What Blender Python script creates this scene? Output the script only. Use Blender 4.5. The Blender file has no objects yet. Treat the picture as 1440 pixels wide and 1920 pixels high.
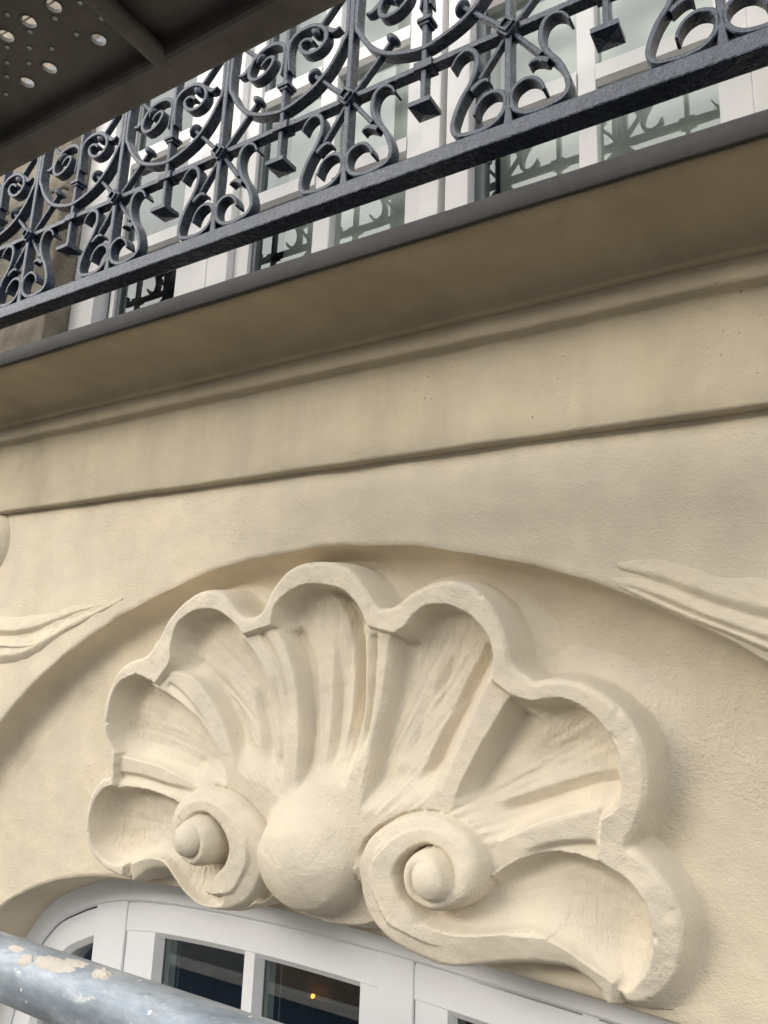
import bpy, bmesh, math, random
import numpy as np
from mathutils import Matrix, Vector, noise as mnoise

random.seed(7)
rng = np.random.default_rng(7)
R_ = math.radians
S = bpy.context.scene
C = S.collection

# ------------------------------------------------------------------ camera
CZ = 3.6                      # camera height above the street (m), stands on a scaffold lift
DW = 1.2                      # camera distance from the facade plane (y = 0)
FPX = 1460.0                  # focal length in photo pixels (photo 1440 x 1920)
_h = np.array([-2428.8, 244.25])
_v = np.array([0, -6300.0]); _v[0] = -(FPX*FPX + _h[1]*_v[1])/_h[0]
_ex = -np.array([_h[0], _h[1], FPX]); _ex /= np.linalg.norm(_ex)
_ez = np.array([_v[0], _v[1], FPX]); _ez /= np.linalg.norm(_ez)
_ez -= _ex*(_ex@_ez); _ez /= np.linalg.norm(_ez)
_ey = np.cross(_ez, _ex)
RM = np.array([_ex, _ey, _ez])            # world = RM @ cam(x right, y down, z forward)
CP = np.array([0.0, -DW, CZ])
cam_d = bpy.data.cameras.new('camera'); cam = bpy.data.objects.new('camera', cam_d); C.objects.link(cam)
cam_d.sensor_fit = 'VERTICAL'; cam_d.sensor_height = 36.0; cam_d.lens = FPX/1920*36.0
cam_d.clip_start = 0.02; cam_d.clip_end = 2000
_r, _u, _b = RM[:, 0], -RM[:, 1], -RM[:, 2]
cam.matrix_world = Matrix(((_r[0], _u[0], _b[0], CP[0]), (_r[1], _u[1], _b[1], CP[1]), (_r[2], _u[2], _b[2], CP[2]), (0, 0, 0, 1)))
S.camera = cam

# ------------------------------------------------------------------ sky, sun, exposure
W = bpy.data.worlds.new('World'); S.world = W; W.use_nodes = True
nt = W.node_tree; nt.nodes.clear()
SUN_EL, SUN_AZ = R_(17), R_(206)          # azimuth from +Y clockwise: street side, a little to the left
sky = nt.nodes.new('ShaderNodeTexSky'); sky.sky_type = 'NISHITA'; sky.sun_disc = False
sky.sun_elevation = SUN_EL; sky.sun_rotation = SUN_AZ; sky.air_density = 1.0; sky.dust_density = 3.0; sky.ozone_density = 1.0
tc = nt.nodes.new('ShaderNodeTexCoord')
nz = nt.nodes.new('ShaderNodeTexNoise'); nz.inputs['Scale'].default_value = 2.6; nz.inputs['Detail'].default_value = 8; nz.inputs['Roughness'].default_value = .58
rp = nt.nodes.new('ShaderNodeValToRGB'); rp.color_ramp.elements[0].position = .34; rp.color_ramp.elements[1].position = .60
mx = nt.nodes.new('ShaderNodeMix'); mx.data_type = 'RGBA'
cl = nt.nodes.new('ShaderNodeRGB'); cl.outputs[0].default_value = (9.6, 9.5, 9.3, 1)     # lit cloud cover
bg = nt.nodes.new('ShaderNodeBackground'); bg.inputs['Strength'].default_value = .13
wo = nt.nodes.new('ShaderNodeOutputWorld')
L = nt.links.new
L(tc.outputs['Generated'], nz.inputs['Vector']); L(nz.outputs['Fac'], rp.inputs['Fac'])
L(rp.outputs['Color'], mx.inputs[0]); L(sky.outputs['Color'], mx.inputs[6]); L(cl.outputs[0], mx.inputs[7])
L(mx.outputs[2], bg.inputs['Color']); L(bg.outputs[0], wo.inputs['Surface'])
sd = bpy.data.lights.new('sun', 'SUN'); sd.energy = 1.0; sd.angle = R_(28); sd.color = (1.0, .95, .87)
sun = bpy.data.objects.new('sun', sd); C.objects.link(sun)
_sv = Vector((math.sin(SUN_AZ)*math.cos(SUN_EL), math.cos(SUN_AZ)*math.cos(SUN_EL), math.sin(SUN_EL)))
sun.rotation_euler = _sv.to_track_quat('Z', 'Y').to_euler(); sun.location = (0, -20, 30)
S.view_settings.view_transform = 'Standard'; S.view_settings.look = 'None'
S.view_settings.exposure = 1.32; S.view_settings.gamma = 1.0; S.view_settings.use_curve_mapping = False

S.cycles.max_bounces = 12; S.cycles.diffuse_bounces = 6; S.cycles.glossy_bounces = 4; S.cycles.transparent_max_bounces = 12
# ------------------------------------------------------------------ helpers
def ray(px, py): return RM@np.array([px-720, py-960, FPX])
def at(px, py, y):
    r = ray(px, py); return CP + r*((y-CP[1])/r[1])
def plan(pts, y):                          # photo pixels -> (x, z) on the plane at depth y
    out = []
    for p in pts:
        q = at(p[0], p[1], y); out.append((q[0], q[2]))
    return np.array(out)
def zp(o, s, l): return [(o[0]+a/s, o[1]+b/s) for a, b in l]
def catmull(P, n=8):
    P = np.asarray(P, float)
    Q = np.vstack([2*P[0]-P[1], P, 2*P[-1]-P[-2]]); out = []
    for i in range(1, len(Q)-2):
        p0, p1, p2, p3 = Q[i-1], Q[i], Q[i+1], Q[i+2]
        for t in np.arange(n)/n:
            out.append(.5*((2*p1)+(-p0+p2)*t+(2*p0-5*p1+4*p2-p3)*t*t+(-p0+3*p1-3*p2+p3)*t**3))
    out.append(P[-1]); return np.array(out)
def sstep(a, b, x):
    t = np.clip((x-a)/(b-a), 0, 1); return t*t*(3-2*t)

def mesh_obj(name, verts, faces, mat, parent=None, smooth=True):
    me = bpy.data.meshes.new(name); me.from_pydata([tuple(map(float, v)) for v in verts], [], [tuple(map(int, f)) for f in faces]); me.update()
    if smooth: me.polygons.foreach_set('use_smooth', [True]*len(me.polygons))
    me.materials.append(mat)
    o = bpy.data.objects.new(name, me); C.objects.link(o); o.parent = parent
    return o
def bm_obj(name, bm, mat, parent=None, smooth=False):
    bmesh.ops.recalc_face_normals(bm, faces=bm.faces)
    me = bpy.data.meshes.new(name); bm.to_mesh(me); bm.free()
    if smooth: me.polygons.foreach_set('use_smooth', [True]*len(me.polygons))
    me.materials.append(mat); o = bpy.data.objects.new(name, me); C.objects.link(o); o.parent = parent
    return o
def bm_box(bm, x0, x1, y0, y1, z0, z1, bev=0):
    r = bmesh.ops.create_cube(bm, size=1)
    vs = r['verts']
    for v in vs:
        v.co = Vector(((x0+x1)/2+v.co.x*(x1-x0), (y0+y1)/2+v.co.y*(y1-y0), (z0+z1)/2+v.co.z*(z1-z0)))
    if bev:
        es = list({e for v in vs for e in v.link_edges})
        bmesh.ops.bevel(bm, geom=es, offset=bev, segments=2, affect='EDGES', profile=.5)
def box(name, x0, x1, y0, y1, z0, z1, mat, parent=None, bev=0.003):
    bm = bmesh.new(); bm_box(bm, x0, x1, y0, y1, z0, z1, bev); return bm_obj(name, bm, mat, parent)
def thing(name, label, cat, loc=(0, 0, 0), group=None):
    o = bpy.data.objects.new(name, None); C.objects.link(o); o.location = loc
    o['label'] = label; o['category'] = cat
    if group: o['group'] = group
    return o
def tag(o, label, cat, group=None):
    o['label'] = label; o['category'] = cat
    if group: o['group'] = group
    return o
def grid_faces(nr, nc):
    i = np.arange(nr-1)[:, None]*nc + np.arange(nc-1)[None, :]
    return np.stack([i, i+1, i+1+nc, i+nc], -1).reshape(-1, 4)
def fbm(x, z, sc, seed=0, oct=3):
    out = np.zeros_like(x); a = 1.
    for k in range(oct):
        f = sc*2**k
        # cheap value noise on a hashed lattice
        u, v = x*f+seed*17.3+k*5.1, z*f+seed*9.7+k*3.3
        iu, iv = np.floor(u).astype(int), np.floor(v).astype(int); fu, fv = u-iu, v-iv
        fu = fu*fu*(3-2*fu); fv = fv*fv*(3-2*fv)
        hsh = lambda a_, b_: (((np.sin(a_*127.1+b_*311.7+seed*74.7)*43758.5453) % 1.0)*2-1)
        n = (hsh(iu, iv)*(1-fu)+hsh(iu+1, iv)*fu)*(1-fv)+(hsh(iu, iv+1)*(1-fu)+hsh(iu+1, iv+1)*fu)*fv
        out += a*n; a *= .5
    return out

# ------------------------------------------------------------------ materials
def nm(name):
    m = bpy.data.materials.new(name); m.use_nodes = True; n = m.node_tree
    return m, n, n.nodes['Principled BSDF']
def node(n, t, **kw):
    x = n.nodes.new(t)
    for k, v in kw.items():
        if hasattr(x, k): setattr(x, k, v)
        else: x.inputs[k.replace('_', ' ')].default_value = v
    return x
def tnoise(n, vec, scale, detail=4, rough=.55, lac=2.0):
    x = n.nodes.new('ShaderNodeTexNoise'); x.inputs['Scale'].default_value = scale; x.inputs['Detail'].default_value = detail; x.inputs['Roughness'].default_value = rough
    n.links.new(vec, x.inputs['Vector']); return x.outputs['Fac']
def ramp(n, fac, stops):
    x = n.nodes.new('ShaderNodeValToRGB'); e = x.color_ramp.elements
    while len(e) < len(stops): e.new(.5)
    for i, (p, c) in enumerate(stops):
        e[i].position = p; e[i].color = (*c, 1) if len(c) == 3 else c
    n.links.new(fac, x.inputs['Fac']); return x.outputs['Color']
def mixc(n, fac, a, b, mode='MIX'):
    x = n.nodes.new('ShaderNodeMix'); x.data_type = 'RGBA'; x.blend_type = mode
    for i, v in ((0, fac), (6, a), (7, b)):
        if isinstance(v, (int, float)): x.inputs[i].default_value = v
        elif isinstance(v, tuple): x.inputs[i].default_value = (*v, 1)
        else: n.links.new(v, x.inputs[i])
    return x.outputs[2]
def mth(n, op, a, b=0.0, c=None):
    x = n.nodes.new('ShaderNodeMath'); x.operation = op
    for i, v in enumerate((a, b) if c is None else (a, b, c)):
        if isinstance(v, (int, float)): x.inputs[i].default_value = v
        else: n.links.new(v, x.inputs[i])
    return x.outputs[0]
def bump(n, h, strength, dist, prev=None):
    x = n.nodes.new('ShaderNodeBump'); x.inputs['Strength'].default_value = strength; x.inputs['Distance'].default_value = dist
    n.links.new(h, x.inputs['Height'])
    if prev is not None: n.links.new(prev, x.inputs['Normal'])
    return x.outputs['Normal']
def objco(n):
    g = n.nodes.new('ShaderNodeNewGeometry'); return g.outputs['Position']

def plaster(name, c0, c1, pit=.5, grain=.5, stain=0.0, comb=False, rough=.85):
    m, n, b = nm(name); co = objco(n)
    big = tnoise(n, co, 2.3, 3, .6); mid = tnoise(n, co, 11, 4, .6); fine = tnoise(n, co, 170, 2, .6); vfine = tnoise(n, co, 420, 1, .5)
    col = ramp(n, big, [(.32, c0), (.68, c1)])
    blot = ramp(n, mid, [(.35, (.93, .93, .94)), (.65, (1.04, 1.03, 1.0))])
    col = mixc(n, 1.0, col, blot, 'MULTIPLY')
    # small open pits in patches
    vor = n.nodes.new('ShaderNodeTexVoronoi'); vor.inputs['Scale'].default_value = 70; vor.inputs['Randomness'].default_value = 1
    n.links.new(co, vor.inputs['Vector'])
    pm = ramp(n, vor.outputs['Distance'], [(.05, (1, 1, 1)), (.16, (0, 0, 0))])
    patch = ramp(n, tnoise(n, co, 5.5, 3, .65), [(.54, (0, 0, 0)), (.66, (1, 1, 1))])
    pits = mixc(n, 1.0, pm, patch, 'MULTIPLY')
    # raised rough patches (coarse render showing through)
    rp_ = ramp(n, tnoise(n, co, 3.1, 3, .6), [(.5, (0, 0, 0)), (.64, (1, 1, 1))])
    coarse = mixc(n, 1.0, tnoise(n, co, 120, 3, .7), rp_, 'MULTIPLY')
    col = mixc(n, mixc(n, 1.0, pits, (.75, .75, .75), 'MULTIPLY'), col, tuple(x*.55 for x in c0))
    if stain:
        mp = n.nodes.new('ShaderNodeMapping'); mp.inputs['Scale'].default_value = (7, 7, .9); n.links.new(co, mp.inputs['Vector'])
        st = ramp(n, tnoise(n, mp.outputs[0], 1.0, 6, .65), [(.45, (1, 1, 1)), (.75, (1-stain, 1-stain, 1-stain*1.1))])
        col = mixc(n, 1.0, col, st, 'MULTIPLY')
    nrm = bump(n, mid, .5, .006)
    nrm = bump(n, fine, .38*grain, .0028, nrm)
    nrm = bump(n, vfine, .6*grain, .0016, nrm)
    nrm = bump(n, coarse, .8*grain, .0045, nrm)
    if comb:
        at_ = n.nodes.new('ShaderNodeAttribute'); at_.attribute_name = 'comb'
        mp = n.nodes.new('ShaderNodeMapping'); mp.inputs['Rotation'].default_value = (0, R_(12), 0); mp.inputs['Scale'].default_value = (1, 1, .12); n.links.new(co, mp.inputs['Vector'])
        cm = mixc(n, 1.0, tnoise(n, mp.outputs[0], 210, 2, .5), at_.outputs['Color'], 'MULTIPLY')
        nrm = bump(n, cm, 1.0, .0050, nrm)
    ip = n.nodes.new('ShaderNodeInvert'); n.links.new(pits, ip.inputs['Color'])
    nrm = bump(n, ip.outputs[0], pit, .003, nrm)
    n.links.new(nrm, b.inputs['Normal']); n.links.new(col, b.inputs['Base Color'])
    b.inputs['Roughness'].default_value = rough; b.inputs['Specular IOR Level'].default_value = .25
    return m
M_WALL = plaster('plaster_wall', (.61, .535, .412), (.67, .595, .465), .4, .95, .07)
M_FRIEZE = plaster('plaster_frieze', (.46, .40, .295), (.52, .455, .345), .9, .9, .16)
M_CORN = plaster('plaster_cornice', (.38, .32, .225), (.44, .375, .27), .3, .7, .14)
M_SHELL = plaster('plaster_shell', (.63, .562, .448), (.69, .622, .502), .4, .9, 0, True)

def painted_iron():
    m, n, b = nm('iron_paint'); co = objco(n)
    f = tnoise(n, co, 55, 5, .65)
    col = ramp(n, f, [(.35, (.006, .012, .027)), (.68, (.016, .030, .060))])
    n.links.new(col, b.inputs['Base Color'])
    n.links.new(ramp(n, tnoise(n, co, 30, 4, .6), [(.3, (.16, .16, .16)), (.7, (.40, .40, .40))]), b.inputs['Roughness'])
    nr = bump(n, tnoise(n, co, 75, 4, .65), .9, .005); nr = bump(n, tnoise(n, co, 300, 3, .6), .4, .001, nr)
    n.links.new(nr, b.inputs['Normal']); b.inputs['Specular IOR Level'].default_value = .45
    b.inputs['Coat Weight'].default_value = .3; b.inputs['Coat Roughness'].default_value = .25
    return m
M_IRON = painted_iron()
def white_paint(name, c):
    m, n, b = nm(name); co = objco(n)
    n.links.new(ramp(n, tnoise(n, co, 6, 5, .6), [(.3, tuple(x*.94 for x in c)), (.7, c)]), b.inputs['Base Color'])
    b.inputs['Roughness'].default_value = .38
    n.links.new(bump(n, tnoise(n, co, 40, 4, .6), .12, .001), b.inputs['Normal']); return m
M_WHITE = white_paint('window_paint', (.78, .79, .80))
M_WHITE2 = white_paint('french_window_paint', (.76, .75, .74))
def simple(name, c, rough=.6, metal=0., var=.15, sc=14, bmp=.3, bd=.002):
    m, n, b = nm(name); co = objco(n)
    n.links.new(ramp(n, tnoise(n, co, sc, 5, .65), [(.3, tuple(x*(1-var) for x in c)), (.7, tuple(min(1, x*(1+var)) for x in c))]), b.inputs['Base Color'])
    b.inputs['Roughness'].default_value = rough; b.inputs['Metallic'].default_value = metal
    n.links.new(bump(n, tnoise(n, co, sc*6, 4, .6), bmp, bd), b.inputs['Normal']); return m
M_GASKET = simple('gasket', (.09, .11, .12), .5)
M_FLASH = simple('zinc_flashing', (.020, .018, .017), .75, 0, .3, 22, .4)
M_DECK = simple('scaffold_deck_steel', (.085, .078, .07), .62, .25, .4, 9, .5)
M_ROOM = simple('room_wall', (.16, .165, .16), .9)
M_CURT = simple('curtain', (.80, .80, .78), .9, 0, .05)
def glass(name, tint, ior):
    m = bpy.data.materials.new(name); m.use_nodes = True; n = m.node_tree; n.nodes.clear()
    o = n.nodes.new('ShaderNodeOutputMaterial'); t = n.nodes.new('ShaderNodeBsdfTransparent'); t.inputs[0].default_value = (*tint, 1)
    g = n.nodes.new('ShaderNodeBsdfGlossy'); g.inputs['Roughness'].default_value = .012; g.inputs[0].default_value = (.95, 1, .98, 1)
    f = n.nodes.new('ShaderNodeFresnel'); f.inputs[0].default_value = ior; mm = n.nodes.new('ShaderNodeMixShader')
    co = objco(n); nr = bump(n, tnoise(n, co, 2.2, 2, .4), .12, .004)
    gm = n.nodes.new('ShaderNodeNewGeometry'); fm = mth(n, 'MULTIPLY', f.outputs[0], mth(n, 'SUBTRACT', 1.0, gm.outputs['Backfacing']))
    n.links.new(nr, g.inputs['Normal']); n.links.new(fm, mm.inputs[0]); n.links.new(t.outputs[0], mm.inputs[1]); n.links.new(g.outputs[0], mm.inputs[2]); n.links.new(mm.outputs[0], o.inputs[0])
    return m
M_GLASS = glass('window_glass', (.78, .82, .80), 2.1)
M_GLASS_UP = glass('french_window_glass', (.80, .83, .81), 2.0)
def galvanised():
    m, n, b = nm('galvanised_steel'); co = objco(n)
    mp = n.nodes.new('ShaderNodeMapping'); mp.inputs['Scale'].default_value = (.5, 1.6, 1.6); n.links.new(co, mp.inputs['Vector']); v = mp.outputs[0]
    f1 = tnoise(n, v, 26, 6, .7); f2 = tnoise(n, v, 70, 5, .65)
    col = ramp(n, f1, [(.28, (.15, .18, .21)), (.5, (.27, .31, .35)), (.72, (.50, .53, .56))])
    col = mixc(n, ramp(n, f2, [(.60, (0, 0, 0)), (.74, (.8, .8, .8))]), col, (.66, .66, .64))
    sp = n.nodes.new('ShaderNodeTexVoronoi'); sp.inputs['Scale'].default_value = 55; n.links.new(co, sp.inputs['Vector'])
    col = mixc(n, ramp(n, sp.outputs['Distance'], [(.06, (1, 1, 1)), (.11, (0, 0, 0))]), col, (.74, .72, .68))
    n.links.new(col, b.inputs['Base Color']); b.inputs['Metallic'].default_value = .35
    n.links.new(ramp(n, f2, [(.3, (.34, .34, .34)), (.7, (.6, .6, .6))]), b.inputs['Roughness'])
    n.links.new(bump(n, f2, .35, .0012), b.inputs['Normal']); return m
M_GALV = galvanised()
M_SPLAT = plaster('plaster_splash', (.52, .47, .40), (.60, .55, .48), .4, .8)
def stone():
    m, n, b = nm('old_stone'); co = objco(n)
    col = ramp(n, tnoise(n, co, 7, 7, .68), [(.3, (.13, .11, .085)), (.48, (.25, .215, .165)), (.7, (.36, .32, .26))])
    col = mixc(n, ramp(n, tnoise(n, co, 30, 5, .7), [(.56, (0, 0, 0)), (.68, (.7, .7, .7))]), col, (.12, .105, .085))
    n.links.new(col, b.inputs['Base Color']); b.inputs['Roughness'].default_value = .9
    nr = bump(n, tnoise(n, co, 24, 8, .7), .9, .012); n.links.new(nr, b.inputs['Normal']); return m
M_STONE = stone()

# ------------------------------------------------------------------ facade wall with arch
X0 = -0.859                                # axis of the arch and of the shell
FY = 0.075                                 # depth of the recessed field inside the arch
AZC, AR = CZ-1.165, 1.437                  # outer arch circle
Zr = lambda z: CZ+z
facade = thing('building_facade', 'cream rendered house front with arched window and balcony cornice', 'building', (X0, 0, 0))
facade_off = Vector((X0, 0, 0))
def child(o, par=facade):
    o.parent = par; o.matrix_parent_inverse = Matrix.Translation(-facade_off) if par is facade else Matrix(); return o

TH = np.linspace(R_(180), 0, 420)
TH = np.sort(np.concatenate([TH]))[::-1]
A = np.stack([X0+AR*np.cos(TH), AZC+AR*np.sin(TH)], 1)
# hand-made wobble of the arch edge
A += (np.stack([np.cos(TH), np.sin(TH)], 1))*(fbm(TH, TH*0, 14, 3, 3)*.0022)[:, None]
OP = np.array([(-1.16, -1.25), (-1.155, -1.0), (-1.13, -.80), (-1.08, -.65), (-.977, -.533), (-.92, -.505), (-.865, -.479), (-.81, -.458), (-.755, -.443), (-.70, -.431), (-.63, -.420), (-.5, -.411), (-.3, -.404), (-.1, -.405), (.1, -.411), (.25, -.419), (.40, -.427), (.57, -.436), (.70, -.450), (.80, -.470), (.90, -.51), (1.0, -.575), (1.08, -.68), (1.12, -.80), (1.14, -1.0), (1.145, -1.25)])
OPc = catmull(OP, 10)
for _ in range(60): OPc[1:-1] = OPc[1:-1]*.5+(OPc[:-2]+OPc[2:])*.25
_ang = np.arctan2(OPc[:, 1]+1.25, OPc[:, 0])          # about the springing centre
def op_at(th):
    a = np.interp(-th, -_ang, np.arange(len(_ang))); i = np.floor(a).astype(int).clip(0, len(OPc)-2); f = (a-i)[:, None]
    q = OPc[i]*(1-f)+OPc[i+1]*f; return np.stack([X0+q[:, 0], CZ+q[:, 1]], 1)
# field parameter: angle about the opening's centre so both curves share it
OPT = op_at(TH)
XL, XR, ZG, ZB = -3.2, 1.6, CZ+.45, CZ-1.30
# outer wall: radial rows from arch edge to a rectangle
def rect_hit(p, c):
    d = p-c; t = np.full(len(p), 9.)
    with np.errstate(divide='ignore'):
        t = np.minimum(t, np.where(d[:, 0] > 1e-6, (XR-c[0])/d[:, 0], np.where(d[:, 0] < -1e-6, (XL-c[0])/d[:, 0], 9)))
        t = np.minimum(t, np.where(d[:, 1] > 1e-6, (ZG-c[1])/d[:, 1], 9))
    return c+d*t[:, None]
ctr = np.array([X0, AZC])
OUT = rect_hit(A, ctr)
NOR = 46
fr = np.linspace(1, 0, NOR)
rows = []
P2 = A+(A-ctr)/AR*.006
for k, f in enumerate(fr):
    P = P2*(1-f)+OUT*f
    y = -.0016*fbm(P[:, 0], P[:, 1], 5, 1, 3)-.0012*fbm(P[:, 0], P[:, 1], 22, 2, 2)
    rows.append(np.stack([P[:, 0], y, P[:, 1]], 1))
Pe = A-(A-ctr)/AR*.0025
rows.append(np.stack([A[:, 0], rows[-1][:, 1]+.0012, A[:, 1]], 1))
rows.append(np.stack([Pe[:, 0], np.full(len(Pe), .0035), Pe[:, 1]], 1))
V = np.concatenate(rows); nr_ = len(rows)
wall_o = mesh_obj('spandrel_wall', V, grid_faces(nr_, len(TH)), M_WALL); child(wall_o)
# cove + field
rows = []
A0 = A-(A-ctr)/AR*.0025
prof = [(.0035, .0), (.02, .0015), (.040, .005), (.055, .012), (.065, .024), (.071, .042), (FY, .075)]
for y, off in prof:
    P = A0-(A0-ctr)/AR*off
    yy = y+.0022*fbm(P[:, 0], P[:, 1], 18, 5, 3)*min(1, off/.01)
    rows.append(np.stack([P[:, 0], yy*np.ones(len(P)), P[:, 1]], 1))
Pin = A0-(A0-ctr)/AR*.075
for f in np.linspace(0, 1, 70)[1:]:
    P = Pin*(1-f)+OPT*f
    yy = FY+.0022*fbm(P[:, 0], P[:, 1], 6, 6, 3)+.0010*fbm(P[:, 0], P[:, 1], 30, 7, 2)
    if f > .999: yy = yy*0+FY+.004
    rows.append(np.stack([P[:, 0], yy*np.ones(len(P)), P[:, 1]], 1))
V = np.concatenate(rows)
child(mesh_obj('arch_field', V, grid_faces(len(rows), len(TH)), M_WALL))
# reveal / soffit of the opening, splaying in to the window frame
oc = np.array([X0, CZ-1.25]); rad = OPT-oc; rl = np.linalg.norm(rad, axis=1, keepdims=True); rad = rad/rl
rows = []
for y, off in [(FY+.004, 0), (FY+.010, .004), (FY+.04, .010), (FY+.08, .017), (FY+.125, .026), (FY+.20, .03)]:
    P = OPT-rad*off; rows.append(np.stack([P[:, 0], np.full(len(P), y)+.0008*fbm(P[:, 0], P[:, 1], 30, 9, 2), P[:, 1]], 1))
child(mesh_obj('arch_reveal', np.concatenate(rows), grid_faces(len(rows), len(TH)), M_WALL))

# frieze and cornice: profile (y, z) swept along x with a little hand-made wobble
def sweep_x(name, prof, mat, x0=XL, x1=XR, nx=520, amp=.0012, seed=11, amp2=.0):
    xs = np.linspace(x0, x1, nx); rows = []
    for k, (y, z) in enumerate(prof):
        w1 = fbm(xs, xs*0+k*.002, 6, seed, 3)*amp; w2 = fbm(xs, xs*0+k*.013, 9, seed+1, 3)*amp
        rows.append(np.stack([xs, y+w1, CZ+z+w2], 1))
    return child(mesh_obj(name, np.concatenate(rows), grid_faces(len(rows), nx), mat))
def dens(pr, step=.012):
    out = [pr[0]]
    for a, b in zip(pr, pr[1:]):
        n = max(1, int(math.hypot(b[0]-a[0], b[1]-a[1])/step))
        for i in range(1, n+1): out.append((a[0]+(b[0]-a[0])*i/n, a[1]+(b[1]-a[1])*i/n))
    return out
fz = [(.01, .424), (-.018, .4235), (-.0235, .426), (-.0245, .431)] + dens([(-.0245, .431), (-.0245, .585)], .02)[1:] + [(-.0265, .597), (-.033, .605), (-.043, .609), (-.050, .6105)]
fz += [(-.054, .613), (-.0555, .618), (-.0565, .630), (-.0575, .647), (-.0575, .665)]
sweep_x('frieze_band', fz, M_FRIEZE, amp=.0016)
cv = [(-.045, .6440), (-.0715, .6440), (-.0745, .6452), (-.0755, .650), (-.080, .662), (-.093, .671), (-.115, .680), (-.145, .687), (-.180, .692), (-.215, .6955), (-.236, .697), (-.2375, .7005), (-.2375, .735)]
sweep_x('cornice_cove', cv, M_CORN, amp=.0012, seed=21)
YS = -.25
fl = [(-.20, .7005), (-.2405, .7005), (-.2425, .6965), (-.2475, .6955), (YS, .6985), (YS, .726), (-.246, .7335), (-.235, .7375), (-.10, .742), (.10, .745)]
sweep_x('slab_flashing', fl, M_FLASH, nx=260, amp=.0007, seed=31)

# ------------------------------------------------------------------ the shell: carved height field above the arch field
HX0, HX1, HZ0, HZ1, RES = -1.56, -.155, CZ-.505, CZ+.262, .0019
gx = np.arange(HX0, HX1, RES); gz = np.arange(HZ0, HZ1, RES); NX, NZ = len(gx), len(gz)
GX, GZ = np.meshgrid(gx, gz)
PXY = np.stack([GX.ravel(), GZ.ravel()], 1)
def h_rim(z):
    return .055+.055*(1-np.clip((CZ+.15-z)/.57, 0, 1.2)**2)
def planh(pts, hf=None, dh=0.0):           # rectify rim points at their own relief height
    out = []
    for p in pts:
        h = .09
        for _ in range(3):
            q = at(p[0], p[1], FY-h); h = (h_rim(q[2]) if hf is None else hf)+dh
        out.append((q[0], q[2]))
    return np.array(out)
def pdist(poly, margin=.12, closed=False):
    """distance, side (+ left of travel), arclength fraction; inf outside a margin box"""
    P = np.asarray(poly)
    if closed: P = np.vstack([P, P[:1]])
    lo, hi = P.min(0)-margin, P.max(0)+margin
    ids = np.where((PXY[:, 0] > lo[0]) & (PXY[:, 0] < hi[0]) & (PXY[:, 1] > lo[1]) & (PXY[:, 1] < hi[1]))[0]
    Q = PXY[ids]; d2 = np.full(len(Q), 1e9); sd = np.ones(len(Q)); tt = np.zeros(len(Q))
    seg = np.linalg.norm(np.diff(P, axis=0), axis=1); cum = np.concatenate([[0], np.cumsum(seg)]); tot = cum[-1]
    for i in range(len(P)-1):
        a, e = P[i], P[i+1]-P[i]; ee = e@e
        if ee < 1e-14: continue
        r = Q-a; t = np.clip((r@e)/ee, 0, 1); dx = r[:, 0]-t*e[0]; dz = r[:, 1]-t*e[1]; dd = dx*dx+dz*dz
        m = dd < d2; d2[m] = dd[m]; cr = e[0]*r[:, 1]-e[1]*r[:, 0]; sd[m] = np.sign(cr[m]); tt[m] = (cum[i]+t[m]*seg[i])/tot
    D = np.full(len(PXY), 9.0); SD = np.ones(len(PXY)); T = np.zeros(len(PXY))
    D[ids] = np.sqrt(d2); SD[ids] = sd; T[ids] = tt
    return D, SD, T
def inside(poly):
    P = np.asarray(poly); lo, hi = P.min(0), P.max(0)
    ids = np.where((PXY[:, 0] > lo[0]) & (PXY[:, 0] < hi[0]) & (PXY[:, 1] > lo[1]) & (PXY[:, 1] < hi[1]))[0]
    Q = PXY[ids]; c = np.zeros(len(Q), bool); n = len(P)
    for i in range(n):
        a, b = P[i], P[(i+1) % n]
        if a[1] == b[1]: continue
        m = ((a[1] > Q[:, 1]) != (b[1] > Q[:, 1])) & (Q[:, 0] < (b[0]-a[0])*(Q[:, 1]-a[1])/(b[1]-a[1])+a[0]); c ^= m
    out = np.zeros(len(PXY), bool); out[ids] = c; return out
z1 = lambda l: zp((150, 1200), 3.6, l)
z2 = lambda l: zp((300, 1040), 3.6, l)
z3 = lambda l: zp((600, 1040), 3.6, l)
z4 = lambda l: zp((850, 1200), 3.6, l)
z5 = lambda l: zp((150, 1400), 3.6, l)
z6 = lambda l: zp((450, 1400), 3.6, l)
z7 = lambda l: zp((650, 1480), 3.6, l)
z8 = lambda l: zp((950, 1520), 3.6, l)
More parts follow.
